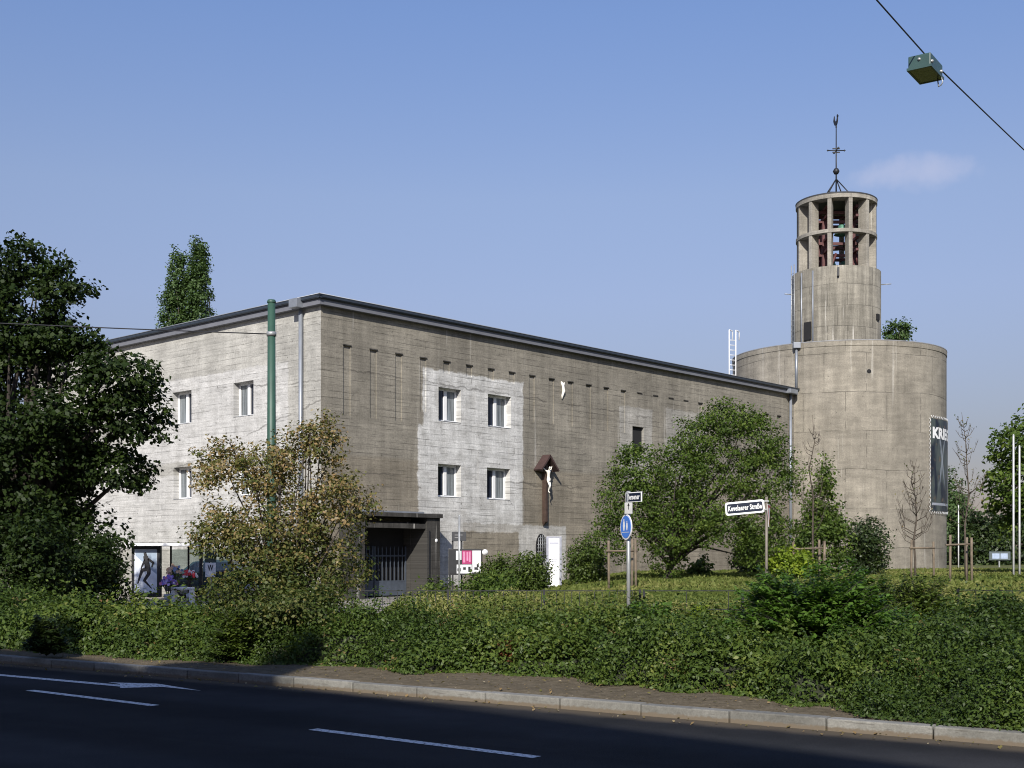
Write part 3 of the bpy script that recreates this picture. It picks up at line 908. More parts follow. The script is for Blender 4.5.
for (x_, y_) in ((-0.5, 0), (0.5, 0), (0, -.5), (0, .5)): wv.lathe([(0, -0.07), (0.07, 0), (0, 0.07)], 8, M=Matrix.Translation((x_, y_, 26.0)))
wv.box((-0.22, -0.03, 25.86), (0.22, 0.03, 25.92)); wv.box((-0.22, -0.03, 26.08), (0.22, 0.03, 26.14))
vane = wv.build('weather_vane', M['iron'], church, loc=(DX-0.15, DY, 0), rotz=-CA)
rooster = [(-0.42, 0.42), (-0.30, 0.72), (-0.24, 0.45), (-0.12, 0.30), (0.08, 0.32), (0.16, 0.48), (0.14, 0.62), (0.20, 0.70), (0.26, 0.62), (0.34, 0.57), (0.26, 0.52), (0.24, 0.34), (0.16, 0.14), (0.04, 0.06), (0.04, -0.1), (-0.04, -0.1), (-0.05, 0.06), (-0.2, 0.1), (-0.32, 0.24)]
Mrs = Matrix.Translation((0, 0, VT-0.75)) @ Matrix.Rotation(R(-80), 4, 'Z')
MB().prism([(x_*0.85, z_*0.95) for x_, z_ in rooster], -0.03, 0.03, M=Mrs).build('rooster', M['iron'], vane)
# niches and fittings on the shaft
for (f_, zc, w_, h_) in ((-53, 14.9, 0.5, 1.05), (50, 15.7, 0.35, 0.35)):
    MB().box((-w_/2, -2.66, zc-h_/2), (w_/2, -2.3, zc+h_/2), 0, Matrix.Rotation(R(f_), 4, 'Z')).build('shaft_opening', M['void'], tower)
MB().box((-0.06, -2.76, 17.9), (0.06, -2.5, 18.4), 0, Matrix.Rotation(R(-12), 4, 'Z')).build('floodlight', M['iron'], tower)
MB().tube([(2.6, -0.3, 17.9), (3.15, -0.5, 17.9)], 0.03, 6).build('bracket', M['galv'], tower)
MB().tube([(-2.6, -0.3, 17.3), (-3.2, -0.5, 17.3)], 0.03, 6).build('bracket', M['galv'], tower)
lp = MB()
for dx_ in (-0.0, 0.32): lp.tube([(-2.82+dx_*0.3, -0.6-dx_, D_TOP-0.1), (-2.82+dx_*0.3, -0.6-dx_, SH+0.4)], 0.03, 6)
for i in range(16): lp.tube([(-2.82, -0.6, D_TOP+0.2+i*0.31), (-2.72, -0.92, D_TOP+0.2+i*0.31)], 0.016, 5)
lp.build('tower_ladder', M['galv'], tower)
for f_ in (-62, -44): 
    MB().tube([(2.68*math.sin(R(f_)), -2.68*math.cos(R(f_)), D_TOP), (2.68*math.sin(R(f_)), -2.68*math.cos(R(f_)), SH-0.2)], 0.045, 8).build('tower_pipe', M['zinc'], tower)
# white access ladder with a hooked top standing on the flat roof
lx, ly = 33.2, 3.9
def root_local(px, D):
    p = at(px, D); d = Vector((p.x-CX, p.y-CY))
    return d.dot(CD), d.x*(-math.sin(CA)) + d.y*math.cos(CA)
lx, ly = root_local(732.5, 73.0)
lp = MB()
zt = zat(331, 73.0)
MLd = Matrix.Translation((lx, ly, 0)) @ Matrix.Rotation(-CA + R(20), 4, 'Z')
for dx_ in (-0.22, 0.22):
    lp.tube([(dx_, 0, TOP+0.2), (dx_, 0, zt), (dx_+0.03, 0.05, zt+0.06), (dx_+0.38, 0.3, zt+0.06), (dx_+0.42, 0.34, zt-0.0), (dx_+0.42, 0.34, zt-0.45)], 0.035, 6, M=MLd)
for i in range(12): lp.tube([(-0.22, 0, TOP+0.4+i*0.29), (0.22, 0, TOP+0.4+i*0.29)], 0.022, 5, M=MLd)
lp.build('roof_ladder', M['white'], church)

# ------------------------------------------------------------------ crucifix on the wall
uc, _ = rw(545, 480, 0.15)
cl = Vector((CX, CY)) + CD*uc
zb0, zt0 = zat(522, cl.y), zat(455, cl.y)
cruc = thing('wayside_crucifix', 'wooden crucifix with pale figure under a small gabled roof, fixed to the concrete wall', 'crucifix', (cl.x + CNV.x*0.0, cl.y + CNV.y*0.0, zb0), CA)
H_ = zt0 - zb0
MB().bevel_box((-0.075, -0.24, 0.0), (0.075, -0.05, H_-0.30), 0.015).add([(-0.075,-0.24,0.0),(0.075,-0.24,0.0),(0.075,-0.05,0.0),(-0.075,-0.05,0.0),(0.0,-0.05,-0.18)], [(0,1,4),(1,2,4),(2,3,4),(3,0,4)]).build('upright_beam', M['dark_wood'], cruc)
MB().bevel_box((-0.44, -0.22, H_-0.74), (0.44, -0.07, H_-0.62), 0.012).build('cross_beam', M['dark_wood'], cruc)
rp = MB()
rd = 0.45
for s_ in (-1, 1):
    Mf = Matrix.Translation((0, -0.02, H_))
    n_ = Vector((s_*0.75, 0, 0.85)).normalized()*0.07
    a_ = Vector((0, 0, 0)); b_ = Vector((s_*0.60, 0, -0.66))
    rp.add([a_, b_, b_-n_, a_-n_*1.2, a_+Vector((0,-rd,0)), b_+Vector((0,-rd,0)), b_-n_+Vector((0,-rd,0)), a_-n_*1.2+Vector((0,-rd,0))],
           [(0,1,5,4),(3,7,6,2),(0,3,2,1),(4,5,6,7),(1,2,6,5),(0,4,7,3)], 0, False, Mf)
rp.build('gable_roof', M['red_wood'], cruc)
MB().add([(-0.52, -0.05, H_-0.66), (0.52, -0.05, H_-0.66), (0, -0.05, H_-0.1), (-0.52, -0.03, H_-0.66), (0.52, -0.03, H_-0.66), (0, -0.03, H_-0.1)], [(0,1,2),(3,5,4),(0,3,4,1),(1,4,5,2),(2,5,3,0)]).build('gable_board', M['dark_wood'], cruc)
# the figure: one continuous skinned body
def skin_body(name, nodes, edges, mat, parent, loc, sub=2):
    me = bpy.data.meshes.new(name)
    me.from_pydata([n[0] for n in nodes], edges, [])
    o = bpy.data.objects.new(name, me); COL.objects.link(o)
    sm = o.modifiers.new('skin', 'SKIN'); sm.use_smooth_shade = True
    for i, n in enumerate(nodes):
        sv = me.skin_vertices[0].data[i]
        r_ = n[1]; sv.radius = (r_, r_) if isinstance(r_, (int, float)) else r_
        sv.use_root = (i == 0)
    sb = o.modifiers.new('sub', 'SUBSURF'); sb.levels = sub; sb.render_levels = sub
    dg = bpy.context.evaluated_depsgraph_get()
    m2 = bpy.data.meshes.new_from_object(o.evaluated_get(dg))
    bpy.data.objects.remove(o); bpy.data.meshes.remove(me)
    m2.name = name; m2.materials.clear(); m2.materials.append(mat)
    o2 = bpy.data.objects.new(name, m2); COL.objects.link(o2); o2.parent = parent; o2.location = loc
    return o2
hz = H_ - 1.06   # pelvis height
yb = -0.33
nodes = [((0.02, yb, hz), 0.125), ((0.0, yb-0.02, hz+0.28), 0.12), ((0.0, yb-0.03, hz+0.5), (0.16, 0.11)), ((0.0, yb-0.06, hz+0.66), 0.05), ((-0.03, yb-0.11, hz+0.78), 0.09), ((-0.04, yb-0.13, hz+0.87), 0.07),
         ((-0.19, yb, hz+0.56), 0.06), ((-0.36, yb+0.04, hz+0.74), 0.045), ((-0.53, yb+0.09, hz+0.92), 0.035), ((-0.58, yb+0.09, hz+0.98), 0.035),
         ((0.19, yb, hz+0.56), 0.06), ((0.36, yb+0.04, hz+0.74), 0.045), ((0.53, yb+0.09, hz+0.92), 0.035), ((0.58, yb+0.09, hz+0.98), 0.035),
         ((0.075, yb-0.02, hz-0.12), 0.085), ((0.07, yb-0.09, hz-0.46), 0.06), ((0.03, yb+0.0, hz-0.86), 0.04), ((0.02, yb-0.07, hz-0.98), 0.035),
         ((-0.07, yb-0.02, hz-0.12), 0.085), ((-0.04, yb-0.11, hz-0.46), 0.06), ((-0.01, yb-0.02, hz-0.84), 0.04), ((-0.01, yb-0.11, hz-0.95), 0.035)]
edges = [(0,1),(1,2),(2,3),(3,4),(4,5),(2,6),(6,7),(7,8),(8,9),(2,10),(10,11),(11,12),(12,13),(0,14),(14,15),(15,16),(16,17),(0,18),(18,19),(19,20),(20,21)]
nodes = [((p[0]*0.68, p[1], hz + (p[2]-hz)*0.62), (tuple(q*0.56 for q in r_) if isinstance(r_, tuple) else r_*0.54)) for p, r_ in nodes]
fig = skin_body('crucified_figure', nodes, edges, M['ivory'], cruc, (0, 0, 0))
MB().lathe([(0.065, 0.06), (0.08, 0.03), (0.086, -0.03), (0.08, -0.09), (0.065, -0.10)], 16, M=Matrix.Translation((0.01, yb-0.02, hz))).build('loincloth', M['ivory'], fig)

# ------------------------------------------------------------------ banner on the drum
dcx = CX + CD.x*DX - math.sin(CA)*DY; dcy = CY + CD.y*DX + math.cos(CA)*DY
f0 = drum_pt(931.0, 0.05); f1 = f0 + R(29)
bz1, bz0 = 9.45, 4.25
ban = thing('banner', 'tall dark exhibition banner with white word at its top, laced to the round drum', 'banner', (dcx, dcy, bz0))
def curved(fa, fb, za, zb_, off, n=24, m=0, mb=None):
    mb = mb or MB()
    vs = []; fs = []
    for i in range(n+1):
        f = lerp(fa, fb, i/n)
        for r_ in (DR+off, DR+off-0.02):
            for z_ in (za, zb_):
                vs.append((r_*math.sin(f), -r_*math.cos(f), z_-bz0))
    for i in range(n):
        a_ = i*4; b_ = a_+4
        fs += [(a_, b_, b_+1, a_+1), (a_+2, a_+3, b_+3, b_+2), (a_+1, b_+1, b_+3, a_+3), (a_, a_+2, b_+2, b_)]
    fs += [(0, 1, 3, 2), (n*4, n*4+2, n*4+3, n*4+1)]
    mb.add(vs, fs, m)
    return mb
t = NT('banner_print')
o = t.coords(); x, y, z = t.sep(o)
an = t.math('MULTIPLY', t.math('ARCTAN2', x, t.math('MULTIPLY', y, -1)), DR)
uv = t.comb(an, z, 0)
n1 = t.noise(t.mapping(uv, (1.6, 0.55, 1)), 1.0, 5, 0.6, 0.6)
n2 = t.noise(uv, 2.2, 4, 0.6)
c = t.mix(t.rng(n1, 0.40, 0.62), (0.006, 0.010, 0.022), (0.060, 0.075, 0.070))
c = t.mix(t.rng(n2, 0.56, 0.72), c, (0.12, 0.085, 0.055))
mid = (f0+f1)/2*DR - 0.15
dd = t.math('SUBTRACT', an, mid)
zz = t.math('SUBTRACT', z, 2.9)
# two pale crossing smoke trails printed on the banner
for sgn in (1, -1):
    l_ = t.math('ABSOLUTE', t.math('ADD', t.math('SUBTRACT', dd, t.math('MULTIPLY', zz, 0.32*sgn)), t.math('MULTIPLY', t.math('SUBTRACT', n1, 0.5), 0.5)))
    k_ = t.math('MULTIPLY', t.rng(l_, 0.16, 0.03), t.math('MULTIPLY', t.rng(z, 4.3, 3.9), t.rng(z, 1.0, 2.3)))
    c = t.mix(t.math('MULTIPLY', k_, 0.5), c, (0.36, 0.40, 0.46))
t.set(t.p.inputs['Base Color'], c); t.p.inputs['Roughness'].default_value = 0.45
curved(f0, f1, bz0, bz1, 0.07).build('banner_sheet', t.mat, ban)
curved(f0+R(0.8), f1-R(0.8), bz0+0.32, bz0+0.46, 0.078).build('credit_line', plain('grey_print', (0.28, 0.3, 0.34)), ban)
me = text_mesh('KRIEG', 1.0, 'banner_word', 0.05)
n_ = len(me.vertices); co = np.empty(n_*3); me.vertices.foreach_get('co', co); co = co.reshape(-1, 3)
xs = (co[:, 0]-co[:, 0].min())/(co[:, 0].max()-co[:, 0].min()); ys = (co[:, 1]-co[:, 1].min())/(co[:, 1].max()-co[:, 1].min())
ff = f0 + R(1.2) + xs*(f1-f0-R(2.4)); zz_ = bz1 - bz0 - 1.12 + ys*0.66
rr_ = DR + 0.082
me.vertices.foreach_set('co', np.stack([rr_*np.sin(ff), -rr_*np.cos(ff), zz_], 1).ravel())
me.materials.clear(); me.materials.append(M['white'])
ow = bpy.data.objects.new('banner_word', me); COL.objects.link(ow); ow.parent = ban
lc = MB()
zig = []
def bp(f, z_, k): return ((DR+0.06)*math.sin(f), -(DR+0.06)*math.cos(f), z_-bz0)
for i in range(25):
    f = lerp(f0, f1, i/24); zig.append(bp(f, bz1 + (0.02 if i % 2 else 0.17), 0))
for i in range(45):
    z_ = lerp(bz1, bz0, i/44); zig.append(bp(f1 + (0.005 if i % 2 else 0.024), z_, 0))
for i in range(25):
    f = lerp(f1, f0, i/24); zig.append(bp(f, bz0 - (0.02 if i % 2 else 0.17), 0))
for i in range(45):
    z_ = lerp(bz0, bz1, i/44); zig.append(bp(f0 - (0.005 if i % 2 else 0.024), z_, 0))
lc.tube(zig, 0.016, 5)
lc.build('lacing', M['white'], ban)

# ------------------------------------------------------------------ building across the street, behind the viewer (its shade lies on the road)
SHF = Vector((0.148, 0.989)).normalized() / math.tan(R(SUN_EL))
fd = Vector((0.709, -0.705)).normalized(); fn = Vector((0.705, 0.709)).normalized()
Hm = 15.0
anchor = Vector((-2.52, 15.6)) - SHF*Hm
opp = thing('apartment_block', 'plastered apartment block with flat roof across the street', 'building', (anchor.x, anchor.y, 0), math.atan2(fd.y, fd.x))
M['plaster'] = plain('cream_plaster', (0.42, 0.38, 0.31), 0.9, 0, 0.1, 1.5, 0.1)
def opp_block(x0, x1, h):
    w_ = MB().box((x0, -14, 0), (x1, 0, h)).build('wall', M['plaster'], opp)
    MB().box((x0, -14.05, h), (x1, 0.0, h+0.002)).build('roof', M['zinc'], opp)
    return w_
opp_block(-2.0, 42, Hm)
opp_block(-26, -2.0, Hm-0.25)
for i in range(-8, 14):
    for j in range(4):
        x_ = i*3.0 + 0.6; z_ = 1.2 + j*3.4
        w_ = MB().box((x_, 0.004, z_), (x_+1.2, 0.03, z_+1.6)).build('window', M['white'], opp)
        MB().box((x_+0.08, 0.031, z_+0.08), (x_+1.12, 0.036, z_+1.52)).build('pane', M['pane_dark'], w_)
for (x_, w_, h_) in ((-6.9, 0.7, 1.0), (-2.8, 1.3, 0.9), (-1.0, 0.4, 1.9)):  # unseen roof-edge blocks, added to cast shadow patches on verge and hedge
    hh = Hm-0.25 if x_ < -2.0 else Hm
    MB().box((x_, -1.0, hh), (x_+w_, -0.05, hh+h_)).build('shade_block', M['plaster'], opp)

# ------------------------------------------------------------------ foliage
def leaves_obj(name, pos, nrm, size, mat, tone, parent=None, loc=(0,0,0), aspect=0.55, fold=0.12, extra=None):
    """leaf-shaped faces: pos (n,3), nrm (n,3), size (n,), tone (n,) -> one mesh"""
    n = len(pos)
    nrm = nrm / np.linalg.norm(nrm, axis=1, keepdims=True)
    rv = rng.normal(size=(n, 3))
    a = rv - nrm * (rv*nrm).sum(1, keepdims=True)
    a /= np.linalg.norm(a, axis=1, keepdims=True)
    b = np.cross(nrm, a)
    L = size[:, None]; Wd = L*aspect
    v = np.empty((n, 4, 3))
    v[:, 0] = pos - a*L*0.5
    v[:, 1] = pos + b*Wd*0.5 + nrm*L*fold - a*L*0.05
    v[:, 2] = pos + a*L*0.5
    v[:, 3] = pos - b*Wd*0.5 + nrm*L*fold - a*L*0.05
    v = v.reshape(-1, 3)
    nf = n
    li = np.arange(n*4)
    ls = np.arange(0, n*4, 4); lt = np.full(n, 4)
    tones = tone
    mats = [mat]
    mi = np.zeros(n, int)
    if extra is not None:
        ev, ef, emat = extra
        o0 = len(v)
        v = np.concatenate([v, ev])
        li = np.concatenate([li, (np.asarray(ef) + o0).ravel()])
        ls = np.concatenate([ls, n*4 + np.arange(0, len(ef)*4, 4)]); lt = np.concatenate([lt, np.full(len(ef), 4)])
        tones = np.concatenate([tone, np.full(len(ef), 0.3)])
        mats.append(emat); mi = np.concatenate([mi, np.ones(len(ef), int)])
        nf = n + len(ef)
    me = bpy.data.meshes.new(name)
    me.vertices.add(len(v)); me.vertices.foreach_set('co', v.ravel().astype(np.float32))
    me.loops.add(len(li)); me.loops.foreach_set('vertex_index', li.astype(np.int32))
    me.polygons.add(nf); me.polygons.foreach_set('loop_start', ls.astype(np.int32))
    me.polygons.foreach_set('loop_total', lt.astype(np.int32))
    for m_ in mats: me.materials.append(m_)
    me.polygons.foreach_set('material_index', mi.astype(np.int32))
    at_ = me.attributes.new('leaf_tone', 'FLOAT', 'FACE')
    at_.data.foreach_set('value', np.clip(tones, 0, 1).astype(np.float32))
    me.update(calc_edges=True)
    o = bpy.data.objects.new(name, me); COL.objects.link(o)
    if parent is not None: o.parent = parent
    o.location = loc
    return o

def rand_dirs(n):
    d = rng.normal(size=(n, 3)); return d / np.linalg.norm(d, axis=1, keepdims=True)

def crown_points(lobes, n_clusters, per, spread, inner=0.55, flat=0.6, up=0.5, low_cut=-0.75):
    """leaf positions and normals grouped in twig clusters scattered through ellipsoid lobes"""
    vol = np.array([(l[1][0]*l[1][1]*l[1][2])**(2/3) for l in lobes]); vol /= vol.sum()
    P = []; N = []; T = []; Cs = []
    for (c, r), w in zip(lobes, vol):
        k = max(3, int(n_clusters*w))
        d = rand_dirs(k*2); d = d[d[:, 2] > low_cut][:k]
        k = len(d)
        rad = inner + (1.04-inner)*rng.random(k)**0.6
        cc = np.array(c) + d*rad[:, None]*np.array(r)
        m = max(3, int(per))
        off = np.clip(rng.normal(size=(k, m, 3)), -1.7, 1.7)*spread*np.array([1, 1, flat])*(0.7+0.6*rng.random((k, 1, 1)))
        p = (cc[:, None, :] + off).reshape(-1, 3)
        nn = np.repeat(d, m, 0)*0.55 + rng.normal(size=(k*m, 3))*0.55 + np.array([0, 0, up])
        tn = np.repeat(rng.random(k), m)*0.5 + rng.random(k*m)*0.5
        P.append(p); N.append(nn); T.append(tn); Cs.append(cc)
    return np.concatenate(P), np.concatenate(N), np.concatenate(T), np.concatenate(Cs)

def limbs(mb, base, fork, r0, targets, r_end=0.012, n=7, wob=0.08):
    base = Vector(base); fork = Vector(fork)
    pts = [base]
    for i in range(1, 5):
        t_ = i/4
        p = base.lerp(fork, t_); p += Vector((random.uniform(-1,1), random.uniform(-1,1), 0))*wob*r0*3
        pts.append(p)
    mb.tube(pts, [r0*1.25, r0, r0*0.92, r0*0.85, r0*0.75], 10)
    for tg in targets:
        tg = Vector(tg)
        st = pts[random.choice((2, 3, 4))] if len(targets) > 3 else pts[4]
        mid = st.lerp(tg, 0.5) + Vector((random.uniform(-1,1), random.uniform(-1,1), random.uniform(0, 1)))*(tg-st).length*wob
        q1 = st.lerp(mid, 0.5) + Vector((0, 0, 1))*(tg-st).length*0.03
        mb.tube([st, q1, mid, mid.lerp(tg, 0.5), tg], [r0*0.55, r0*0.42, r0*0.3, r0*0.18, r_end], 6)

def tree(name, label, cat, base, lobes, ncl, per, spread, leaf, mat, r0, fork_h, bark='bark', group=None, inner=0.5, n_limbs=14, up=0.5, aspect=0.6, flat=0.6, low_cut=-0.75, foliage='crown', tone_shift=None):
    root = thing(name, label, cat, base, 0, group)
    P, N, T, Cs = crown_points(lobes, ncl, per, spread, inner, flat, up, low_cut)
    P[:, 2] = np.maximum(P[:, 2], 0.05)
    if tone_shift is not None: T = tone_shift(P, T)
    sz = leaf*(0.65+0.7*rng.random(len(P)))
    leaves_obj(foliage, P, N, sz, M[mat], T, root, aspect=aspect)
    mb = MB()
    idx = rng.choice(len(Cs), size=min(n_limbs, len(Cs)), replace=False)
    cen = np.mean([l[0] for l in lobes], 0)
    limbs(mb, (0, 0, -0.15), (cen[0]*0.35, cen[1]*0.35, fork_h), r0, [Cs[i] for i in idx])
    mb.build('trunk', M[bark], root)
    return root

M['maple'] = leaf_mat('maple_leaf', [(0.0, (0.011, 0.022, 0.005)), (0.6, (0.023, 0.041, 0.008)), (1.0, (0.046, 0.072, 0.014))], 0.22, 0.55, 0.2)
M['green_leaf'] = leaf_mat('green_leaf', [(0.0, (0.030, 0.056, 0.010)), (0.6, (0.078, 0.125, 0.021)), (1.0, (0.16, 0.21, 0.040))], 0.3, 0.55, 0.22)
M['poplar_leaf'] = leaf_mat('poplar_leaf', [(0.0, (0.045, 0.085, 0.024)), (0.6, (0.075, 0.125, 0.040)), (1.0, (0.115, 0.17, 0.06))], 0.25, 0.5, 0.3)
M['brown_leaf'] = leaf_mat('drying_leaf', [(0.0, (0.045, 0.070, 0.016)), (0.35, (0.10, 0.115, 0.028)), (0.55, (0.175, 0.158, 0.050)), (0.78, (0.27, 0.175, 0.075)), (0.93, (0.34, 0.26, 0.14)), (1.0, (0.40, 0.34, 0.22))], 0.3, 0.55, 0.3)
M['hedge_leaf'] = leaf_mat('hedge_leaf', [(0.0, (0.028, 0.050, 0.009)), (0.45, (0.058, 0.096, 0.016)), (0.75, (0.108, 0.148, 0.027)), (0.93, (0.19, 0.21, 0.05)), (0.97, (0.17, 0.15, 0.06)), (1.0, (0.22, 0.12, 0.05))], 0.25, 0.5, 0.28)
M['bright_leaf'] = leaf_mat('bright_shrub_leaf', [(0.0, (0.030, 0.066, 0.010)), (0.6, (0.070, 0.140, 0.020)), (1.0, (0.125, 0.215, 0.034))], 0.3, 0.45, 0.35)
M['yellow_leaf'] = leaf_mat('yellow_green_leaf', [(0.0, (0.09, 0.14, 0.014)), (0.6, (0.17, 0.24, 0.020)), (1.0, (0.28, 0.34, 0.032))], 0.3, 0.5, 0.3)
M['dark_leaf'] = leaf_mat('dark_shrub_leaf', [(0.0, (0.016, 0.028, 0.009)), (0.6, (0.032, 0.054, 0.014)), (1.0, (0.068, 0.095, 0.024))], 0.2, 0.45, 0.35)
M['box_leaf'] = leaf_mat('small_green_leaf', [(0.0, (0.035, 0.060, 0.010)), (0.6, (0.065, 0.100, 0.018)), (1.0, (0.12, 0.155, 0.03))], 0.25, 0.5, 0.3)
M['dead_leaf'] = leaf_mat('dead_leaf', [(0.0, (0.07, 0.03, 0.015)), (0.6, (0.15, 0.06, 0.028)), (1.0, (0.28, 0.12, 0.05))], 0.2, 0.7, 0.2)
M['grass_blade'] = leaf_mat('meadow_grass', [(0.0, (0.07, 0.105, 0.020)), (0.5, (0.145, 0.175, 0.042)), (0.85, (0.25, 0.24, 0.085)), (1.0, (0.36, 0.32, 0.15))], 0.3, 0.7, 0.2)

def px_lobe(base, D0, px0, px1, py0, py1, depth=None, dy=0.0):
    """ellipsoid (relative to the tree's base) that fills a photo box at distance D0"""
    D = D0 + dy
    cx = ((px0+px1)/2 - 512)/FPX*D; cz = zat((py0+py1)/2, D)
    rx = (px1-px0)/2/FPX*D; rz = (py1-py0)/2/FPX*D
    return ((cx-base[0], D-base[1], cz-base[2]), (rx, depth or rx, rz))

# big dark maple on the left
D = 32.0
b = at(20, D); b.z = VERGE
L = [px_lobe(b, D, -30, 70, 275, 400, 1.6), px_lobe(b, D, 2, 46, 236, 300, 0.8), px_lobe(b, D, -60, 14, 262, 330, 1.2), px_lobe(b, D, 36, 88, 262, 318, 0.8, -0.3), px_lobe(b, D, -130, 10, 290, 480), px_lobe(b, D, -30, 86, 380, 560, 2.4),
     px_lobe(b, D, 74, 160, 350, 420, 1.1, -0.6), px_lobe(b, D, 96, 168, 385, 455, 0.9, -0.3), px_lobe(b, D, 60, 152, 440, 500, 1.1, 0.2), px_lobe(b, D, -140, 40, 420, 600, 3.0), px_lobe(b, D, 66, 110, 328, 366, 0.6), px_lobe(b, D, 20, 120, 500, 592, 1.5, 0.4), px_lobe(b, D, 30, 78, 310, 372, 0.9, -0.4), px_lobe(b, D, 30, 100, 390, 470, 1.4, -0.8)]
tree('maple_tree', 'large dark green maple filling the left edge, its branches in front of the church wall', 'tree', b, L, 2000, 38, 0.17, 0.118, 'maple', 0.24, 3.2, 'dark_bark', inner=0.45, n_limbs=50, aspect=0.8)
# dark bushes beneath it
for (p0, p1, y0, y1, D, lab) in ((-60, 70, 520, 612, 27, 'dark bush at the far left under the maple, behind the low hedge'), (36, 122, 548, 602, 30, 'round dark green bush beside the poster of the bus shelter')):
    b = at((p0+p1)/2, D); b.z = VERGE
    tree('bush', lab, 'bush', b, [px_lobe(b, D, p0, p1, y0, y1+30, 1.4), px_lobe(b, D, p0-10, p0+45, y0-25, y0+50, 1.0), px_lobe(b, D, p1-50, p1-6, y0-8, y1, 0.9, -0.6)], 620, 30, 0.14, 0.10, 'maple', 0.05, 0.5, 'dark_bark', inner=0.4, n_limbs=10)

# poplar behind the roof
D = 76.0
b = at(186, D); b.z = 0
L = [px_lobe(b, D, 158, 190, 276, 430, 1.0), px_lobe(b, D, 182, 213, 252, 430, 1.0), px_lobe(b, D, 187, 208, 236, 320, 0.6), px_lobe(b, D, 160, 212, 300, 560, 1.5), px_lobe(b, D, 168, 187, 247, 320, 0.55)]
tree('poplar_tree', 'slim twin-topped poplar rising behind the left end of the flat roof', 'tree', b, L, 1900, 26, 0.16, 0.17, 'poplar_leaf', 0.22, 10, 'bark', inner=0.45, n_limbs=16, flat=1.2, up=0.7)
# tree top behind the drum
D = 100.0
b = at(897, D); b.z = 0
tree('background_tree', 'green tree top just showing over the rim of the round drum', 'tree', b, [px_lobe(b, D, 884, 900, 322, 370, 1.0), px_lobe(b, D, 896, 911, 321, 375, 1.0), px_lobe(b, D, 870, 925, 345, 500, 3.0)], 900, 26, 0.24, 0.24, 'poplar_leaf', 0.2, 9, 'bark', n_limbs=12)

# drying brownish tree in front of the corner
D = 20.6
b = at(288, D); b.z = VERGE
def brown_tone(P, T):
    k = sstep(0.7, 2.6, P[:, 2])
    return np.clip(0.15 + 0.46*k + (T-0.5)*0.85 + rng.normal(size=len(T))*0.12, 0, 1)
L = [px_lobe(b, D, 190, 262, 440, 500, 0.6), px_lobe(b, D, 245, 300, 432, 510, 0.6), px_lobe(b, D, 290, 345, 414, 475, 0.5, -0.2), px_lobe(b, D, 300, 374, 462, 545, 0.7), px_lobe(b, D, 222, 330, 490, 590, 1.0), px_lobe(b, D, 205, 345, 560, 636, 1.1, -0.5), px_lobe(b, D, 262, 370, 530, 600, 0.9, 0.1), px_lobe(b, D, 184, 250, 500, 570, 0.6), px_lobe(b, D, 262, 356, 585, 636, 0.7, -1.7), px_lobe(b, D, 236, 300, 590, 640, 0.6, -1.9)]
tree('drying_tree', 'small bushy tree with brown and yellow-green drying leaves in front of the church corner', 'tree', b, L, 1250, 27, 0.105, 0.062, 'brown_leaf', 0.05, 0.7, 'dark_bark', inner=0.3, n_limbs=60, aspect=0.62, tone_shift=brown_tone)

# broad two-headed tree in front of the long wall
D = 44.0
b = at(665, D); b.z = gz(at(665, D))
L = [px_lobe(b, D, 596, 660, 470, 545, 1.2), px_lobe(b, D, 612, 668, 446, 500, 0.9), px_lobe(b, D, 640, 700, 475, 540, 1.1), px_lobe(b, D, 672, 740, 412, 480, 1.2), px_lobe(b, D, 700, 752, 400, 440, 0.8), px_lobe(b, D, 728, 786, 418, 480, 1.0), px_lobe(b, D, 735, 803, 445, 515, 1.1), px_lobe(b, D, 668, 750, 465, 540, 1.3), px_lobe(b, D, 735, 790, 495, 560, 0.9, -0.4), px_lobe(b, D, 650, 684, 530, 584, 0.6), px_lobe(b, D, 744, 764, 402, 436, 0.35), px_lobe(b, D, 592, 632, 515, 568, 0.7, -0.3), px_lobe(b, D, 640, 694, 515, 560, 0.9, -0.5), px_lobe(b, D, 690, 740, 510, 550, 0.7, -0.6), px_lobe(b, D, 735, 785, 520, 574, 0.7, -0.3), px_lobe(b, D, 622, 632, 440, 470, 0.3), px_lobe(b, D, 655, 712, 445, 490, 0.9, -0.5)]
tree('broad_tree', 'broad green tree with a lower left and taller right crown before the long wall', 'tree', b, L, 1400, 34, 0.17, 0.095, 'green_leaf', 0.13, 1.1, 'dark_bark', inner=0.45, n_limbs=34, aspect=0.65)

# shrubs before the drum
def shrub(px0, px1, py0, py1, D, label, mat, ncl=260, per=26, spread=0.14, leaf=0.10, name='shrub', inner=0.35, lobes=None, trunk_r=0.035, bark='dark_bark', group=None, tone=None, aspect=0.6, up=0.5, limbs_n=14):
    b = at((px0+px1)/2, D); b.z = gz(b)
    L = lobes(b) if lobes else [px_lobe(b, D, px0, px1, py0, py1, None), px_lobe(b, D, lerp(px0, px1, .1), lerp(px0, px1, .6), lerp(py0, py1, .35), py1+4), px_lobe(b, D, lerp(px0, px1, .45), lerp(px0, px1, .97), lerp(py0, py1, .3), py1+4)]
    return tree(name, label, 'shrub', b, L, ncl, per, spread, leaf, M_key(mat), trunk_r, 0.25, bark, group, inner, limbs_n, up, aspect, 0.8, -0.9, 'foliage', tone)
def M_key(k): return k
shrub(788, 852, 462, 576, 50, 'tall upright green shrub left of the round dark bush by the drum', 'green_leaf', lobes=lambda b: [px_lobe(b, 50, 808, 836, 476, 530, 0.6), px_lobe(b, 50, 786, 852, 512, 580, 1.2), px_lobe(b, 50, 814, 832, 456, 500, 0.35), px_lobe(b, 50, 798, 846, 495, 550, 0.9)], ncl=330, per=26, spread=0.17, leaf=0.13)
shrub(845, 887, 515, 578, 51, 'round dark green bush standing against the foot of the drum', 'dark_leaf', ncl=260, spread=0.16, leaf=0.12)
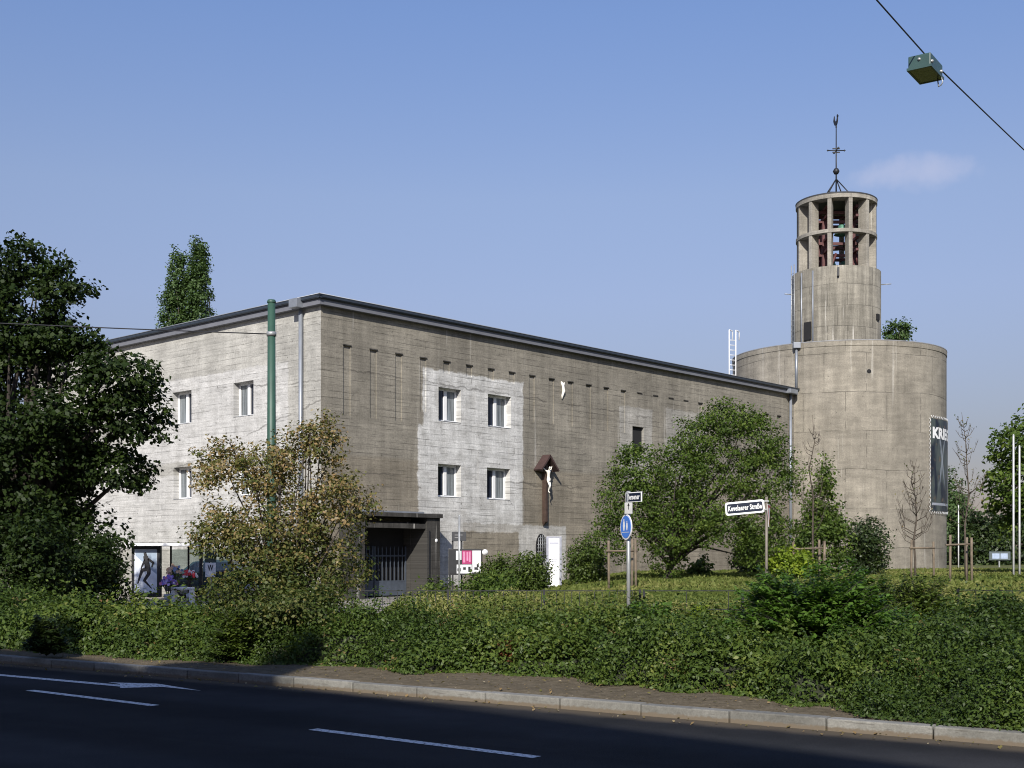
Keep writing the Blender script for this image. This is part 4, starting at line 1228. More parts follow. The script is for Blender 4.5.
shrub(768, 815, 550, 580, 43, 'low bright yellow-green bush to the right of the street name sign', 'yellow_leaf', ncl=200, spread=0.13, leaf=0.13)
shrub(567, 606, 535, 590, 46, 'olive green bush to the right of the white info stele', 'box_leaf', ncl=260, spread=0.15, leaf=0.10)
shrub(482, 516, 556, 596, 44, 'clipped green bush right of the notice board, left one of a pair', 'box_leaf', ncl=200, leaf=0.10)
shrub(512, 549, 553, 594, 45, 'clipped green bush touching the white info stele, right one of a pair', 'box_leaf', ncl=210, leaf=0.10)
shrub(462, 520, 572, 612, 33, 'dark green loose bush in front of the notice board', 'green_leaf', ncl=190, leaf=0.09)
shrub(418, 465, 580, 615, 31, 'sparse grey-green weeds growing beside the dark portal', 'box_leaf', ncl=110, per=18, leaf=0.08, inner=0.2)
shrub(731, 770, 530, 580, 52, 'dark bush under the right crown of the broad tree', 'dark_leaf', ncl=160, spread=0.15, leaf=0.12)
shrub(685, 712, 556, 582, 47, 'small leafy plant at the wall right of the broad tree trunk', 'green_leaf', ncl=50, per=16, leaf=0.16, inner=0.2)

# right edge tree and the woods beyond
D = 52.0
b = at(1052, D); b.z = gz(b)
L = [px_lobe(b, D, 992, 1100, 412, 480, 2.2), px_lobe(b, D, 986, 1090, 455, 520, 2.2), px_lobe(b, D, 996, 1120, 470, 545, 2.4), px_lobe(b, D, 1015, 1120, 400, 470, 2.0)]
tree('street_tree', 'green broadleaf tree cut by the right edge, behind the two white flagpoles', 'tree', b, L, 620, 24, 0.22, 0.18, 'green_leaf', 0.16, 2.2, 'bark', inner=0.4, n_limbs=26, aspect=0.7)
for (p0, p1, y0, y1, D, lab) in ((955, 1010, 512, 575, 125, 'dark green tree in the background left of the small billboard'), (985, 1060, 505, 575, 135, 'rounded dark tree in the background behind the small billboard'), (925, 970, 470, 575, 130, 'pale green tall tree half hidden by the drum edge'), (1040, 1110, 500, 575, 140, 'dark tree in the background beyond the right edge')):
    b = at((p0+p1)/2, D); b.z = gz(b)
    tree('background_tree', lab, 'tree', b, [px_lobe(b, D, p0, p1, y0, y1, 3.0), px_lobe(b, D, p0+4, p1-10, y0+15, y1+5, 3.2)], 420, 24, 0.36, 0.34, 'dark_leaf' if p0 != 925 else 'poplar_leaf', 0.2, 2.0, 'bark', n_limbs=8, group='background trees')
# far tree line closing the horizon
for i, (px, D, h) in enumerate(((-150, 150, 9), (-60, 140, 10), (60, 150, 9), (1130, 160, 12), (1220, 150, 10), (1320, 160, 11))):
    b = at(px, D); b.z = gz(b)
    tree('background_tree', ['wide dark tree far beyond the left edge', 'tall tree behind the maple at the far left', 'rounded tree behind the left end of the church', 'tall tree beyond the right edge of the meadow', 'bushy tree farther right along the meadow', 'last tree of the row along the meadow'][i], 'tree', b, [((0, 0, h*0.6), (4.5, 4, h*0.42)), ((2, 0, h*0.4), (4.5, 4, h*0.38))], 300, 22, 0.5, 0.42, 'dark_leaf', 0.25, 2.5, 'bark', n_limbs=8, group='background trees')

# bare saplings
def sapling(px, D, ytop, label, spread=0.9, dens=22, bark='pale_bark', few=None, seed=1):
    rs = random.Random(seed)
    b = at(px, D); b.z = gz(b)
    top = zat(ytop, D) - b.z
    root = thing('bare_sapling', label, 'tree', b, 0, 'young bare trees')
    mb = MB()
    spine = [Vector((rs.uniform(-.03, .03)*i, rs.uniform(-.03, .03)*i, top*i/6)) for i in range(7)]
    mb.tube([spine[0]-Vector((0,0,.1))]+spine[1:], [0.045, 0.04, 0.034, 0.028, 0.02, 0.013, 0.006], 7)
    mb.build('trunk', M[bark], root)
    br = MB(); tips = []
    for i in range(dens):
        t_ = rs.uniform(0.28, 0.93)
        k = t_*6; i0 = int(k); st = spine[i0].lerp(spine[min(6, i0+1)], k-i0)
        a_ = rs.uniform(0, 2*math.pi); ln = top*(1-t_)*rs.uniform(0.22, 0.55)*spread + 0.25
        d_ = Vector((math.cos(a_ + rs.uniform(-.7, .7))*rs.uniform(.2, .8), math.sin(a_ + rs.uniform(-.7, .7))*rs.uniform(.2, .8), 1.0)).normalized()
        p1 = st + Vector((math.cos(a_), math.sin(a_), 0.5))*ln*0.35; p2 = p1 + d_*ln*0.6
        br.tube([st, p1, p2], [0.014, 0.010, 0.004], 5)
        tips += [p1, p2]
        for _ in range(3):
            q0 = p1.lerp(p2, rs.uniform(0, .8)); b_ = rs.uniform(0, 2*math.pi)
            q1 = q0 + Vector((math.cos(b_)*.6, math.sin(b_)*.6, 1))*ln*rs.uniform(.12, .28)
            br.tube([q0, q1], [0.007, 0.003], 4); tips.append(q1)
    br.build('branches', M[bark], root)
    if few:
        P = np.array([list(t_) for t_ in tips for _ in range(1)])
        P = P[rng.random(len(P)) < few] 
        P = P + rng.normal(size=P.shape)*0.05
        leaves_obj('leaves', P, rng.normal(size=P.shape), np.full(len(P), 0.09), M['brown_leaf'], rng.random(len(P)), root)
sapling(915, 44, 458, 'leafless sapling in front of the drum between two stakes', 0.85, 44, bark='bark', few=0.15, seed=21)
sapling(966, 44, 412, 'tall thin leafless sapling standing against the sky right of the drum', 0.6, 36, bark='bark', few=0.5, seed=8)
sapling(812, 46, 415, 'thin leafless sapling above the upright shrub left on the drum', 0.45, 26, bark='bark', seed=17)
sapling(1000, 300, 540, 'x') if False else None

# wooden stake frames round the young trees
def stake_frame(D, posts, bar, label, ytop):
    p0 = at(posts[0], D); z0 = gz(p0)
    root = thing('tree_stakes', label, 'tree support', (p0.x, p0.y, z0), 0, 'wooden tree stakes')
    rs = random.Random(posts[0])
    for i, px in enumerate(posts):
        p = at(px, D + (0.5 if i % 2 else 0.0)); h = zat(ytop + rs.uniform(-2, 2), D) - z0
        x_ = p.x - p0.x
        MB().tube([(x_, p.y-p0.y, -0.3), (x_ + rs.uniform(-.03, .03), p.y-p0.y, h)], 0.042, 8).build('stake', M['wood'], root)
    for (a_, b_, yy, dyy) in bar:
        MB().tube([(at(a_, D).x-p0.x, -0.07, zat(yy, D)-z0), (at(b_, D).x-p0.x, 0.1, zat(yy+dyy, D)-z0)], 0.032, 8).build('cross_bar', M['wood'], root)
stake_frame(40, [609, 632, 636], [(606, 638, 551, 0)], 'wooden tree stakes with cross bar behind the round blue sign', 540)
stake_frame(43, [793, 820, 824], [(790, 826, 549, -1)], 'wooden tree stakes with cross bar in front of the yellow-green bush', 541)
stake_frame(44, [911, 934], [(909, 936, 548, 0)], 'wooden tree stakes holding the leafless sapling before the drum', 540)
stake_frame(41, [950, 967, 972], [(945, 974, 545, -1)], 'wooden tree stakes with long cross bar just right of the drum', 536)

# ------------------------------------------------------------------ low ground-cover hedge along the verge
qf_s = np.array([-30, .8, 5.1, 8.4, 10.1, 11.8, 13.3, 14.2, 30.]); qf_q = np.array([1.1, 1.2, 1.2, 1.4, 1.9, 1.15, .35, .05, .0])
def vnoise(x, y, seed=0):
    """smooth value noise"""
    r_ = np.random.default_rng(seed).random((64, 64))
    xi = np.floor(x).astype(int); yi = np.floor(y).astype(int); fx = x-xi; fy = y-yi
    fx = fx*fx*(3-2*fx); fy = fy*fy*(3-2*fy)
    g = lambda a, b: r_[a % 64, b % 64]
    return (g(xi, yi)*(1-fx)+g(xi+1, yi)*fx)*(1-fy) + (g(xi, yi+1)*(1-fx)+g(xi+1, yi+1)*fx)*fy
_rb = np.random.default_rng(77)
MOUNDS = [(_rb.uniform(-8, 22), _rb.uniform(1.8, 10.0), _rb.uniform(0.45, 1.05), _rb.uniform(0.12, 0.42)) for _ in range(44)]
MOUNDS = [m_ for m_ in MOUNDS if not (6.5 < m_[0] < 12.8 and m_[1] > 4.0) and not (m_[0] < 5.0 and m_[1] > 2.6)]
MOUNDS += [(14.5, 3.0, 1.0, 0.35), (16.0, 5.5, 1.2, 0.45), (18.0, 4.0, 1.0, 0.3), (13.2, 7.0, 1.1, 0.5), (15.0, 8.5, 1.0, 0.55), (16.6, 8.0, 0.9, 0.45)]
def hedge_h(s, q):
    n1 = vnoise(s*0.8, q*0.8, 1); n2 = vnoise(s*2.1, q*2.1, 2); n3 = vnoise(s*5, q*5, 3)
    qf = np.interp(s, qf_s, qf_q) + (vnoise(s*1.1, s*0+3.3, 5)-0.5)*1.0 + (vnoise(s*3.3, s*0+1.3, 6)-0.5)*0.6
    c1 = 1-np.abs(2*vnoise(s*1.15+9, q*1.15, 7)-1); c2 = 1-np.abs(2*vnoise(s*2.6, q*2.6+5, 8)-1)
    front = sstep(0.0, 0.6, q-qf)**0.7
    back_q = np.interp(s, [0, 3.5, 6.5, 9.5], [4.6, 4.4, 5.0, 13.0])
    X = K0.x + s*KT.x + q*KN.x; Y = K0.y + s*KT.y + q*KN.y
    back = sstep(0.0, 0.7, back_q - q) * sstep(27.6, 26.6, Y)
    hm = np.interp(q-qf, [0, 1.5, 3.5, 6], [0.62, 0.66, 0.48, 0.34])
    hm = hm * np.interp(s, [-10, 0, 4, 9, 13, 20], [0.86, 0.86, 0.95, 0.95, 0.85, 0.82])
    h = front*back*(hm*(0.62+0.62*n1) + 0.22*(n2-0.5) + 0.12*(n3-0.5) - 0.30*np.clip(c1-0.72, 0, 1)/0.28*0.8 - 0.16*np.clip(c2-0.7, 0, 1)/0.3)
    for (ms, mq, mr, mh) in MOUNDS:
        h = h + front*back*mh*np.exp(-(((s-ms)**2+(q-mq)**2)/mr**2)**1.5)
    return np.where(front*back > 0.02, h, -0.3), front*back
s_rng, q_rng = (-12, 26), (0.2, 14.5)
Kc = 17000
s_ = rng.uniform(*s_rng, Kc*4); q_ = q_rng[0] + (q_rng[1]-q_rng[0])*rng.random(Kc*4)**1.35
h, m = hedge_h(s_, q_)
X = K0.x + s_*KT.x + q_*KN.x; Y = K0.y + s_*KT.y + q_*KN.y
px = 512 + FPX*X/np.maximum(Y, 1)
ok = (h > 0.02) & (px > -140) & (px < 1180)
s_, q_, h, X, Y = [a_[ok][:Kc] for a_ in (s_, q_, h, X, Y)]
Kc = len(h)
eps = 0.08
hs = np.clip((hedge_h(s_+eps, q_)[0]-h)/eps, -3, 3); hq = np.clip((hedge_h(s_, q_+eps)[0]-h)/eps, -3, 3)
N = np.stack([-(hs*KT.x + hq*KN.x), -(hs*KT.y + hq*KN.y), np.ones(Kc)], 1); N /= np.linalg.norm(N, axis=1, keepdims=True)
slide = (rng.random(Kc) < 0.65*np.clip(np.abs(hq), 0, 1))*rng.random(Kc)
shoot = rng.random(Kc) < 0.16
zc_ = VERGE + np.maximum(0.05, h*(1-slide*0.8)) - rng.random(Kc)*0.14 + shoot*rng.random(Kc)**2*0.26
C = np.stack([X, Y, zc_], 1)
kind_ = vnoise(s_*0.5+3, q_*0.5, 11)
per = 32
dist = np.hypot(X, Y)
rad_ = np.clip(0.0052*dist, 0.065, 0.13)*(0.7+0.7*rng.random(Kc))
off = np.clip(rng.normal(size=(Kc, per, 3)), -1.8, 1.8)*rad_[:, None, None]
off[:, :, 2] *= np.where(shoot, 1.7, 0.75)[:, None]
off[:, :, :2] *= np.where(shoot, 0.55, 1.0)[:, None, None]
P = (C[:, None, :] + off).reshape(-1, 3)
P[:, 2] = np.maximum(P[:, 2], VERGE + 0.015)
Nn = np.repeat(N, per, 0)*0.45 + (off/rad_[:, None, None]).reshape(-1, 3)*0.35 + rng.normal(size=(Kc*per, 3))*0.6 + np.array([0, -0.05, 0.3])
med = vnoise(s_*1.6, q_*1.6, 12)
ct = 0.10 + 0.55*(kind_-0.5) + 0.40*med + 0.25*rng.random(Kc) - 0.16*sstep(9.5, 12.5, s_)*(q_ < 7)
tone = np.repeat(ct, per) + 0.40*(rng.random(Kc*per)-0.4)
tone = np.clip(tone, 0, 0.94)
brown = np.repeat((vnoise(s_*2.4, q_*2.4, 21) > 0.88), per) & (rng.random(Kc*per) < 0.45)
tone = np.where(brown, 0.95+0.05*rng.random(Kc*per), tone)
sz = np.repeat(np.clip(0.0033*dist, 0.045, 0.10)*(0.72+0.65*kind_), per)*(0.6+0.7*rng.random(Kc*per))
gs = np.arange(s_rng[0], s_rng[1], 0.2); gq = np.arange(q_rng[0], q_rng[1], 0.2)
GS, GQ = np.meshgrid(gs, gq, indexing='ij')
GH, _ = hedge_h(GS, GQ)
GX = K0.x + GS*KT.x + GQ*KN.x; GY = K0.y + GS*KT.y + GQ*KN.y
EV = np.stack([GX, GY, VERGE + GH*0.8 - 0.20], -1).reshape(-1, 3)
nj = len(gq)
EF = np.array([(i*nj+j, (i+1)*nj+j, (i+1)*nj+j+1, i*nj+j+1) for i in range(len(gs)-1) for j in range(nj-1)])
keep = (GH.reshape(-1)[EF] > 0.0).any(1)
EF = EF[keep]
M['twigs'] = plain('hedge_twigs', (0.022, 0.026, 0.012), 0.95, 0, 0.4, 9, 0.5)
hd = leaves_obj('ground_cover', P, Nn, sz, M['hedge_leaf'], tone, aspect=0.55, extra=(EV, EF, M['twigs']))
tag(hd, 'low green ground-cover shrubs filling the bed along the kerb', 'ground cover', kind='stuff')

# distinct shrubs growing out of the bed
def fan_shrub(px, D, w, h, label, mat, n_br=60, leaf=0.10, seed=3, dens=1.0, zoff=0.1):
    rs = np.random.default_rng(seed)
    b = at(px, D); b.z = gz(b)
    root = thing('shrub', label, 'shrub', b)
    P = []; N = []; T = []
    mb = MB()
    for i in range(n_br):
        a_ = rs.uniform(0, 2*math.pi); el = rs.uniform(0.05, 1.0)
        ln = rs.uniform(0.6, 1.0)
        end = np.array([math.cos(a_)*w*ln*(1-0.55*el), math.sin(a_)*w*0.8*ln*(1-0.55*el), h*(0.25+0.75*el)*rs.uniform(.75, 1.0)])
        st = np.array([0, 0, h*el*0.45])
        k = int(22*dens*(0.5+ln))
        ts = np.linspace(0.25, 1.0, k)
        c = st + (end-st)*ts[:, None]; c[:, 2] -= 0.10*(ts**2)*ln
        ax = (end-st)/np.linalg.norm(end-st); sd = np.cross(ax, [0, 0, 1]); sd /= np.linalg.norm(sd)+1e-6
        for sgn in (-1, 1):
            o_ = sgn*sd*(leaf*0.7)*(1.25-0.8*ts[:, None])*rs.uniform(.5, 1.8, (k, 1))
            P.append(c + o_ + rs.normal(size=(k, 3))*0.02); N.append(np.array([0, -0.1, 1]) + rs.normal(size=(k, 3))*0.28 - o_*1.0); T.append(0.25+0.35*rs.random()+0.4*rs.random(k))
        mb.tube([tuple(st), tuple((st+end)/2 + np.array([0, 0, 0.03])), tuple(end)], [0.009, 0.005, 0.002], 4)
    P = np.concatenate(P); N = np.concatenate(N); T = np.concatenate(T)
    P[:, 2] = np.maximum(P[:, 2], 0.06)
    leaves_obj('foliage', P, N, leaf*(0.7+0.6*rs.random(len(P))), M[mat], T, root, aspect=0.5)
    mb.build('stems', M['twigs'], root)
fan_shrub(816, 16.2, 1.75, 1.6, 'bright green shrub with layered sprays rising out of the low hedge at the right', 'bright_leaf', 380, 0.085, 3, 1.5)
fan_shrub(238, 18.3, 0.62, 0.95, 'yellow-green feathery shrub in the hedge left below the drying tree', 'box_leaf', 70, 0.075, 5, 1.0)
fan_shrub(648, 19.5, 0.8, 1.0, 'shrub with larger glossy leaves in the hedge below the round blue sign', 'bright_leaf', 60, 0.13, 6, 0.7)
fan_shrub(46, 19.0, 0.42, 0.75, 'dark round shrub at the left end of the hedge by the kerb', 'dark_leaf', 70, 0.08, 7, 1.0)
fan_shrub(920, 22.5, 0.95, 1.4, 'loose tall green shrub in the bed left of the black railing', 'hedge_leaf', 190, 0.08, 8, 0.7)
fan_shrub(872, 23.5, 1.0, 1.4, 'airy green shrub between the layered bright shrub and the drum foot', 'hedge_leaf', 190, 0.085, 9, 0.7)
fan_shrub(985, 24.0, 0.7, 0.75, 'low green shrub growing through the black railing', 'green_leaf', 50, 0.08, 10, 0.7)
fan_shrub(506, 17.0, 0.30, 0.52, 'rust-brown dead shrub in the middle of the low hedge', 'dead_leaf', 30, 0.07, 11, 0.7)
fan_shrub(815, 14.1, 0.26, 0.42, 'dark red-brown dead shrub at the hedge foot beneath the bright shrub', 'dead_leaf', 30, 0.06, 12, 0.7)
fan_shrub(700, 25.2, 0.28, 0.85, 'slim plant with pale yellow leaves in the bed between the two sign posts', 'pale_leaf' if 'pale_leaf' in M else 'yellow_leaf', 12, 0.13, 13, 0.4)
fan_shrub(395, 24.0, 0.45, 0.5, 'dry straw-coloured weeds in front of the portal step', 'brown_leaf', 26, 0.09, 14, 0.6)

# meadow grass: tufts too many to count
Ng = 120000
gX = rng.uniform(-1.5, 32, Ng*2); gY = 26.8 + 46*rng.random(Ng*2)**1.3
pxx = 512 + FPX*gX/gY
d_, u_ = gX-CX, gY-CY
uu = d_*CD.x + u_*CD.y; vv = -d_*math.sin(CA) + u_*math.cos(CA)
ok = (pxx > 470) & (pxx < 1120) & ~((vv > -0.2) & (uu > 0) & (uu < 46)) & (np.hypot(gX-dcx, gY-dcy) > 6.3) & (gX > -1.2 + 0.8*rng.random(Ng*2))
ok &= ~((np.abs(gY-59) < 1.9) & (gX > 17.6))
gX, gY = gX[ok][:Ng], gY[ok][:Ng]
gh = 0.10 + 0.16*vnoise(gX*0.7, gY*0.7, 31)*rng.random(len(gX))
gp = np.stack([gX, gY, hill(gX, gY) + gh*0.35], 1)
th = rng.uniform(0, 2*math.pi, len(gX))
gn = np.stack([np.cos(th), np.sin(th), 0.35+0*th], 1)
gt = np.clip(0.15 + 0.6*vnoise(gX*0.35, gY*0.35, 32) + 0.4*(rng.random(len(gX))-0.4), 0, 1)
gr_ = leaves_obj('meadow_grass', gp, gn, gh*1.7, M['grass_blade'], gt, aspect=0.45)
tag(gr_, 'rough green and straw-coloured grass in front of the church', 'grass', kind='stuff')

# tall weeds growing around the railing, too many to count
Nw = 60000
wX = rng.uniform(-3.4, 13.5, Nw*3); wY = rng.uniform(23.0, 29.5, Nw*3)
wh = vnoise(wX*0.75, wY*0.55, 41)*0.75 + vnoise(wX*2.3, wY*2.3, 42)*0.45 - 0.20
wh = wh*sstep(23.0, 25.0, wY)*sstep(-3.6, -2.0, wX)
ok = wh > 0.12
wX, wY, wh = wX[ok][:Nw], wY[ok][:Nw], wh[ok][:Nw]
wp = np.stack([wX, wY, hill(wX, wY) + wh*rng.random(len(wX))**0.6], 1)
wn_ = rng.normal(size=wp.shape) + np.array([0, -0.2, 0.7])
wt = np.clip(0.2 + 0.5*vnoise(wX*0.6, wY*0.6, 43) + 0.5*(rng.random(len(wX))-0.4), 0, 1)
tag(leaves_obj('tall_weeds', wp, wn_, 0.06+0.06*rng.random(len(wX)), M['grass_blade'], wt, aspect=0.42), 'tall green weeds grown up along the railing', 'weeds', kind='stuff')

# leaf litter and pebbles on the soil verge
ml = 2600
s_ = rng.uniform(-8, 24, ml); q_ = rng.uniform(0.18, 2.6, ml)
X = K0.x + s_*KT.x + q_*KN.x; Y = K0.y + s_*KT.y + q_*KN.y
gq_ = rng.random(ml) < 0.2
q_ = np.where(gq_, -0.02-0.35*rng.random(ml)**2, q_)
X = K0.x + s_*KT.x + q_*KN.x; Y = K0.y + s_*KT.y + q_*KN.y
lt_ = leaves_obj('leaf_litter', np.stack([X, Y, np.where(gq_, 0.014, VERGE+0.025)], 1), np.tile([0, 0, 1.0], (ml, 1)) + rng.normal(size=(ml, 3))*0.3, 0.02+0.045*rng.random(ml)**2, M['brown_leaf'], 0.5+0.5*rng.random(ml), aspect=0.6)
tag(lt_, 'dry leaves scattered on the bare soil of the verge', 'leaf litter', kind='stuff')

# ------------------------------------------------------------------ iron railing behind the bed
def railing(px0, px1, D0, D1, label, hgt, step=0.13):
    a = at(px0, D0); b = at(px1, D1); a.z = 0.1; b.z = 0.1
    d = Vector((b.x-a.x, b.y-a.y)); L_ = d.length
    root = thing('railing', label, 'railing', (a.x, a.y, 0.1), math.atan2(d.y, d.x), 'black iron railing sections')
    pn = MB()
    pn.box((0, -0.01, hgt-0.02), (L_, 0.01, hgt)); pn.box((0, -0.01, hgt-0.42), (L_, 0.01, hgt-0.40)); pn.box((0, -0.012, 0.1), (L_, 0.012, 0.125))
    k = int(L_/step)
    for i in range(1, k): pn.box((i*L_/k-0.007, -0.007, 0.125), (i*L_/k+0.007, 0.007, hgt-0.03))
    pn.build('bars', M['iron'], root)
    m_ = max(1, round(L_/2.2))
    for i in range(m_+1): MB().box((i*L_/m_-0.025, -0.025, -0.15), (i*L_/m_+0.025, 0.025, hgt+0.02)).build('post', M['iron'], root)
railing(352, 640, 27.0, 27.0, 'thin black iron railing in front of the portal, mostly hidden by the hedge', 0.83, 0.16)
railing(644, 940, 27.0, 27.0, 'thin black iron railing running across the grass between the two sign posts', 0.83, 0.9)
railing(958, 1110, 27.0, 25.0, 'black iron railing with visible bars at the right edge', 0.85, 0.38)

# ------------------------------------------------------------------ street furniture
# green mast with its stay wire
D = 30.0
mp = at(271.5, D); mz = zat(302, D)
mast = thing('overhead_line_mast', 'green round steel mast behind the drying tree, a cable fixed near its top', 'mast', (mp.x, mp.y, 0))
MB().tube([(0, 0, 0), (0, 0, mz*0.45), (0, 0, mz)], [0.125, 0.11, 0.092], 16).lathe([(0.105, mz-0.02), (0.11, mz), (0.09, mz+0.05), (0.0, mz+0.07)], 16).build('pole', M['green_paint'], mast)
MB().lathe([(0.10, 6.95), (0.118, 6.95), (0.118, 7.05), (0.10, 7.05)], 16).build('clamp', M['galv'], mast)
def sag(a, b, drop, n=20):
    return [Vector(a).lerp(Vector(b), i/n) - Vector((0, 0, drop*4*(i/n)*(1-i/n))) for i in range(n+1)]
p2 = at(0, 1); far_post = Vector((-27.0, 23.3))
wz = 7.0
wire = MB().tube(sag((mp.x, mp.y, wz), (far_post.x, far_post.y, 7.05), 0.12), 0.014, 6).build('span_wire', M['cable'])
tag(wire, 'thin cable running left from the green mast past the roof edge', 'cable')
m2 = thing('overhead_line_mast', 'green round steel mast beyond the left edge holding the other end of the cable', 'mast', (far_post.x, far_post.y, 0))
MB().tube([(0, 0, 0), (0, 0, 7.6)], [0.125, 0.095], 16).build('pole', M['green_paint'], m2)

# suspended street lamp on its cable
wd = Vector((KN.x, KN.y)).normalized(); pd = Vector((wd.y, -wd.x))
Dl = 18.0
lpnt = at(925.5, Dl, 73)
lamp = thing('street_lamp', 'dark green box-shaped street lamp hanging on a cable at the upper right', 'street lamp', lpnt, math.atan2(wd.y, wd.x))
MB().bevel_box((-0.30, -0.16, -0.02), (0.30, 0.16, 0.17), 0.018).box((-0.315, -0.175, -0.035), (0.315, -0.15, 0.0)).box((-0.315, 0.15, -0.035), (0.315, 0.175, 0.0)).box((-0.315, -0.15, -0.035), (-0.28, 0.15, 0.0)).box((0.28, -0.15, -0.035), (0.315, 0.15, 0.0)).build('housing', M['lamp_paint'], lamp)
MB().box((-0.278, -0.148, -0.03), (0.278, 0.148, -0.018)).build('lamp_glass', M['olive_glass'], lamp)
MB().tube([(0.20, -0.165, -0.02), (0.20, -0.19, -0.11), (0.20, -0.16, -0.15), (0.23, -0.12, -0.15), (0.25, -0.10, -0.03)], 0.009, 6).build('hook', M['galv'], lamp)
for (x_, y_) in ((-0.26, -0.163), (0.2, -0.163)): MB().lathe([(0.0, 0.03), (0.022, 0.02), (0.026, 0.0)], 10, M=Matrix.Translation((x_, y_, 0.05)) @ Matrix.Rotation(R(90), 4, 'X')).build('latch', M['galv'], lamp)
MB().lathe([(0.0, 0.02), (0.02, 0.015), (0.024, 0.0)], 10, M=Matrix.Translation((-0.302, 0.0, 0.10)) @ Matrix.Rotation(R(-90), 4, 'Y')).build('latch', M['galv'], lamp)
MB().box((-0.02, -0.03, 0.17), (0.02, 0.03, 0.27)).build('hanger', M['galv'], lamp)
zc = lpnt.z + 0.26
endf = Vector((lpnt.x, lpnt.y)) + wd*18; endn = Vector((lpnt.x, lpnt.y)) - wd*31.2
# near end fixed to the facade of the block across the street
den = wd.dot(fn); tt = ((Vector((lpnt.x, lpnt.y)) - anchor).dot(fn))/den
endn = Vector((lpnt.x, lpnt.y)) - wd*(tt-0.02)
cab = MB()
for (e_, zz_) in ((endf, zc+0.95), (endn, zc+0.25)):
    cab.tube(sag((lpnt.x, lpnt.y, zc), (e_.x, e_.y, zz_), 0.05), 0.011, 6)
cab = cab.build('lamp_cable', M['cable'])
tag(cab, 'black cable crossing the upper right corner, carrying the street lamp', 'cable')
m3 = thing('overhead_line_mast', 'green round steel mast beyond the right edge holding the lamp cable', 'mast', (endf.x, endf.y, 0))
MB().tube([(0, 0, 0), (0, 0, zc+1.3)], [0.125, 0.095], 16).build('pole', M['green_paint'], m3)

# round blue shared-path sign with street name plate
D = 24.0
p = at(628.5, D)
sg = thing('traffic_sign', 'grey post with round blue path sign, white plate and small dark street name plate', 'traffic sign', (p.x, p.y, 0.1))
MB().tube([(0, 0, -0.1), (0, 0, zat(491, D)-0.1)], 0.038, 12).build('post', M['galv'], sg)
rot_round = Matrix.Rotation(R(-58), 4, 'Z')
def disc(z, r, mat, name, parent, y0, y1, rz, cx=0.0):
    Md = Matrix.Rotation(R(rz), 4, 'Z') @ Matrix.Translation((cx, 0, z)) @ Matrix.Rotation(R(90), 4, 'X')
    return MB().lathe([(0.0, -y0), (r, -y0), (r, -y1), (0.0, -y1)], 32, M=Md, smooth=False).build(name, mat, parent)
zc_ = zat(527, D)-0.1
ds = disc(zc_, 0.245, M['white'], 'blue_disc', sg, -0.055, -0.04, -69)
disc(zc_, 0.215, M['blue_sign'], 'disc_face', ds, -0.062, -0.056, -69)
# white pedestrian pair over a dividing line, simplified pictogram
pic = MB()
Mp_ = Matrix.Rotation(R(-69), 4, 'Z') @ Matrix.Translation((0, 0, zc_))
def pic_person(x, z, k):
    pic.lathe([(0, -0.0), (0.022*k, 0.0)], 12, M=Mp_ @ Matrix.Translation((x, -0.064, z+0.085*k)) @ Matrix.Rotation(R(90), 4, 'X'))
    pic.add([(x-0.03*k, -0.064, z+0.06*k), (x+0.03*k, -0.064, z+0.06*k), (x+0.045*k, -0.064, z-0.03*k), (x+0.02*k, -0.064, z-0.12*k), (x-0.02*k, -0.064, z-0.12*k), (x-0.045*k, -0.064, z-0.03*k)], [(0,1,2,3,4,5)], M=Mp_)
pic_person(-0.07, 0.05, 1.0); pic_person(0.06, 0.03, 0.8)
pic.add([(-0.16, -0.064, -0.105), (0.16, -0.064, -0.105), (0.16, -0.064, -0.095), (-0.16, -0.064, -0.095)], [(0,1,2,3)], M=Mp_)
pic.build('pictogram', M['white'], ds)
Mn = Matrix.Rotation(R(-42), 4, 'Z')
pl = MB().bevel_box((0.0, -0.055, zat(514, D)-0.1), (0.17, -0.04, zat(502.8, D)-0.1), 0.006, 0, Matrix.Translation((-0.05, 0, 0)) @ Matrix.Rotation(R(-35), 4, 'Z')).build('white_plate', plain('dull_white_plate', (0.45, 0.45, 0.44), 0.5), sg)
Ma = Matrix.Translation((-0.05, 0, 0)) @ Matrix.Rotation(R(-35), 4, 'Z')
zq = zat(505, D)-0.1
MB().add([(0.065, -0.058, zq-0.02), (0.115, -0.058, zq-0.02), (0.09, -0.058, zq+0.04)], [(0,1,2)], M=Ma).box((0.083, -0.0585, zq-0.09), (0.097, -0.0565, zq-0.02), 0, Ma).build('plate_arrow', M['black'], pl)
z0_, z1_ = zat(502.5, D)-0.1, zat(492.5, D)-0.1
Rn = -57
Mnp = Matrix.Rotation(R(Rn), 4, 'Z')
npl = MB().bevel_box((-0.07, -0.02, z0_), (0.42, 0.0, z1_), 0.006, 0, Mnp).build('street_name_plate', M['white'], sg)
MB().box((-0.05, -0.026, z0_+0.018), (0.40, -0.0205, z1_-0.018), 0, Mnp).build('plate_face', M['navy'], npl)
tx = text_part('Viersener', 0.14, M['white'], npl, Mnp @ Vector((0.175, -0.030, (z0_+z1_)/2)), 0.40, 0.004)
tx.rotation_euler.z = R(Rn)

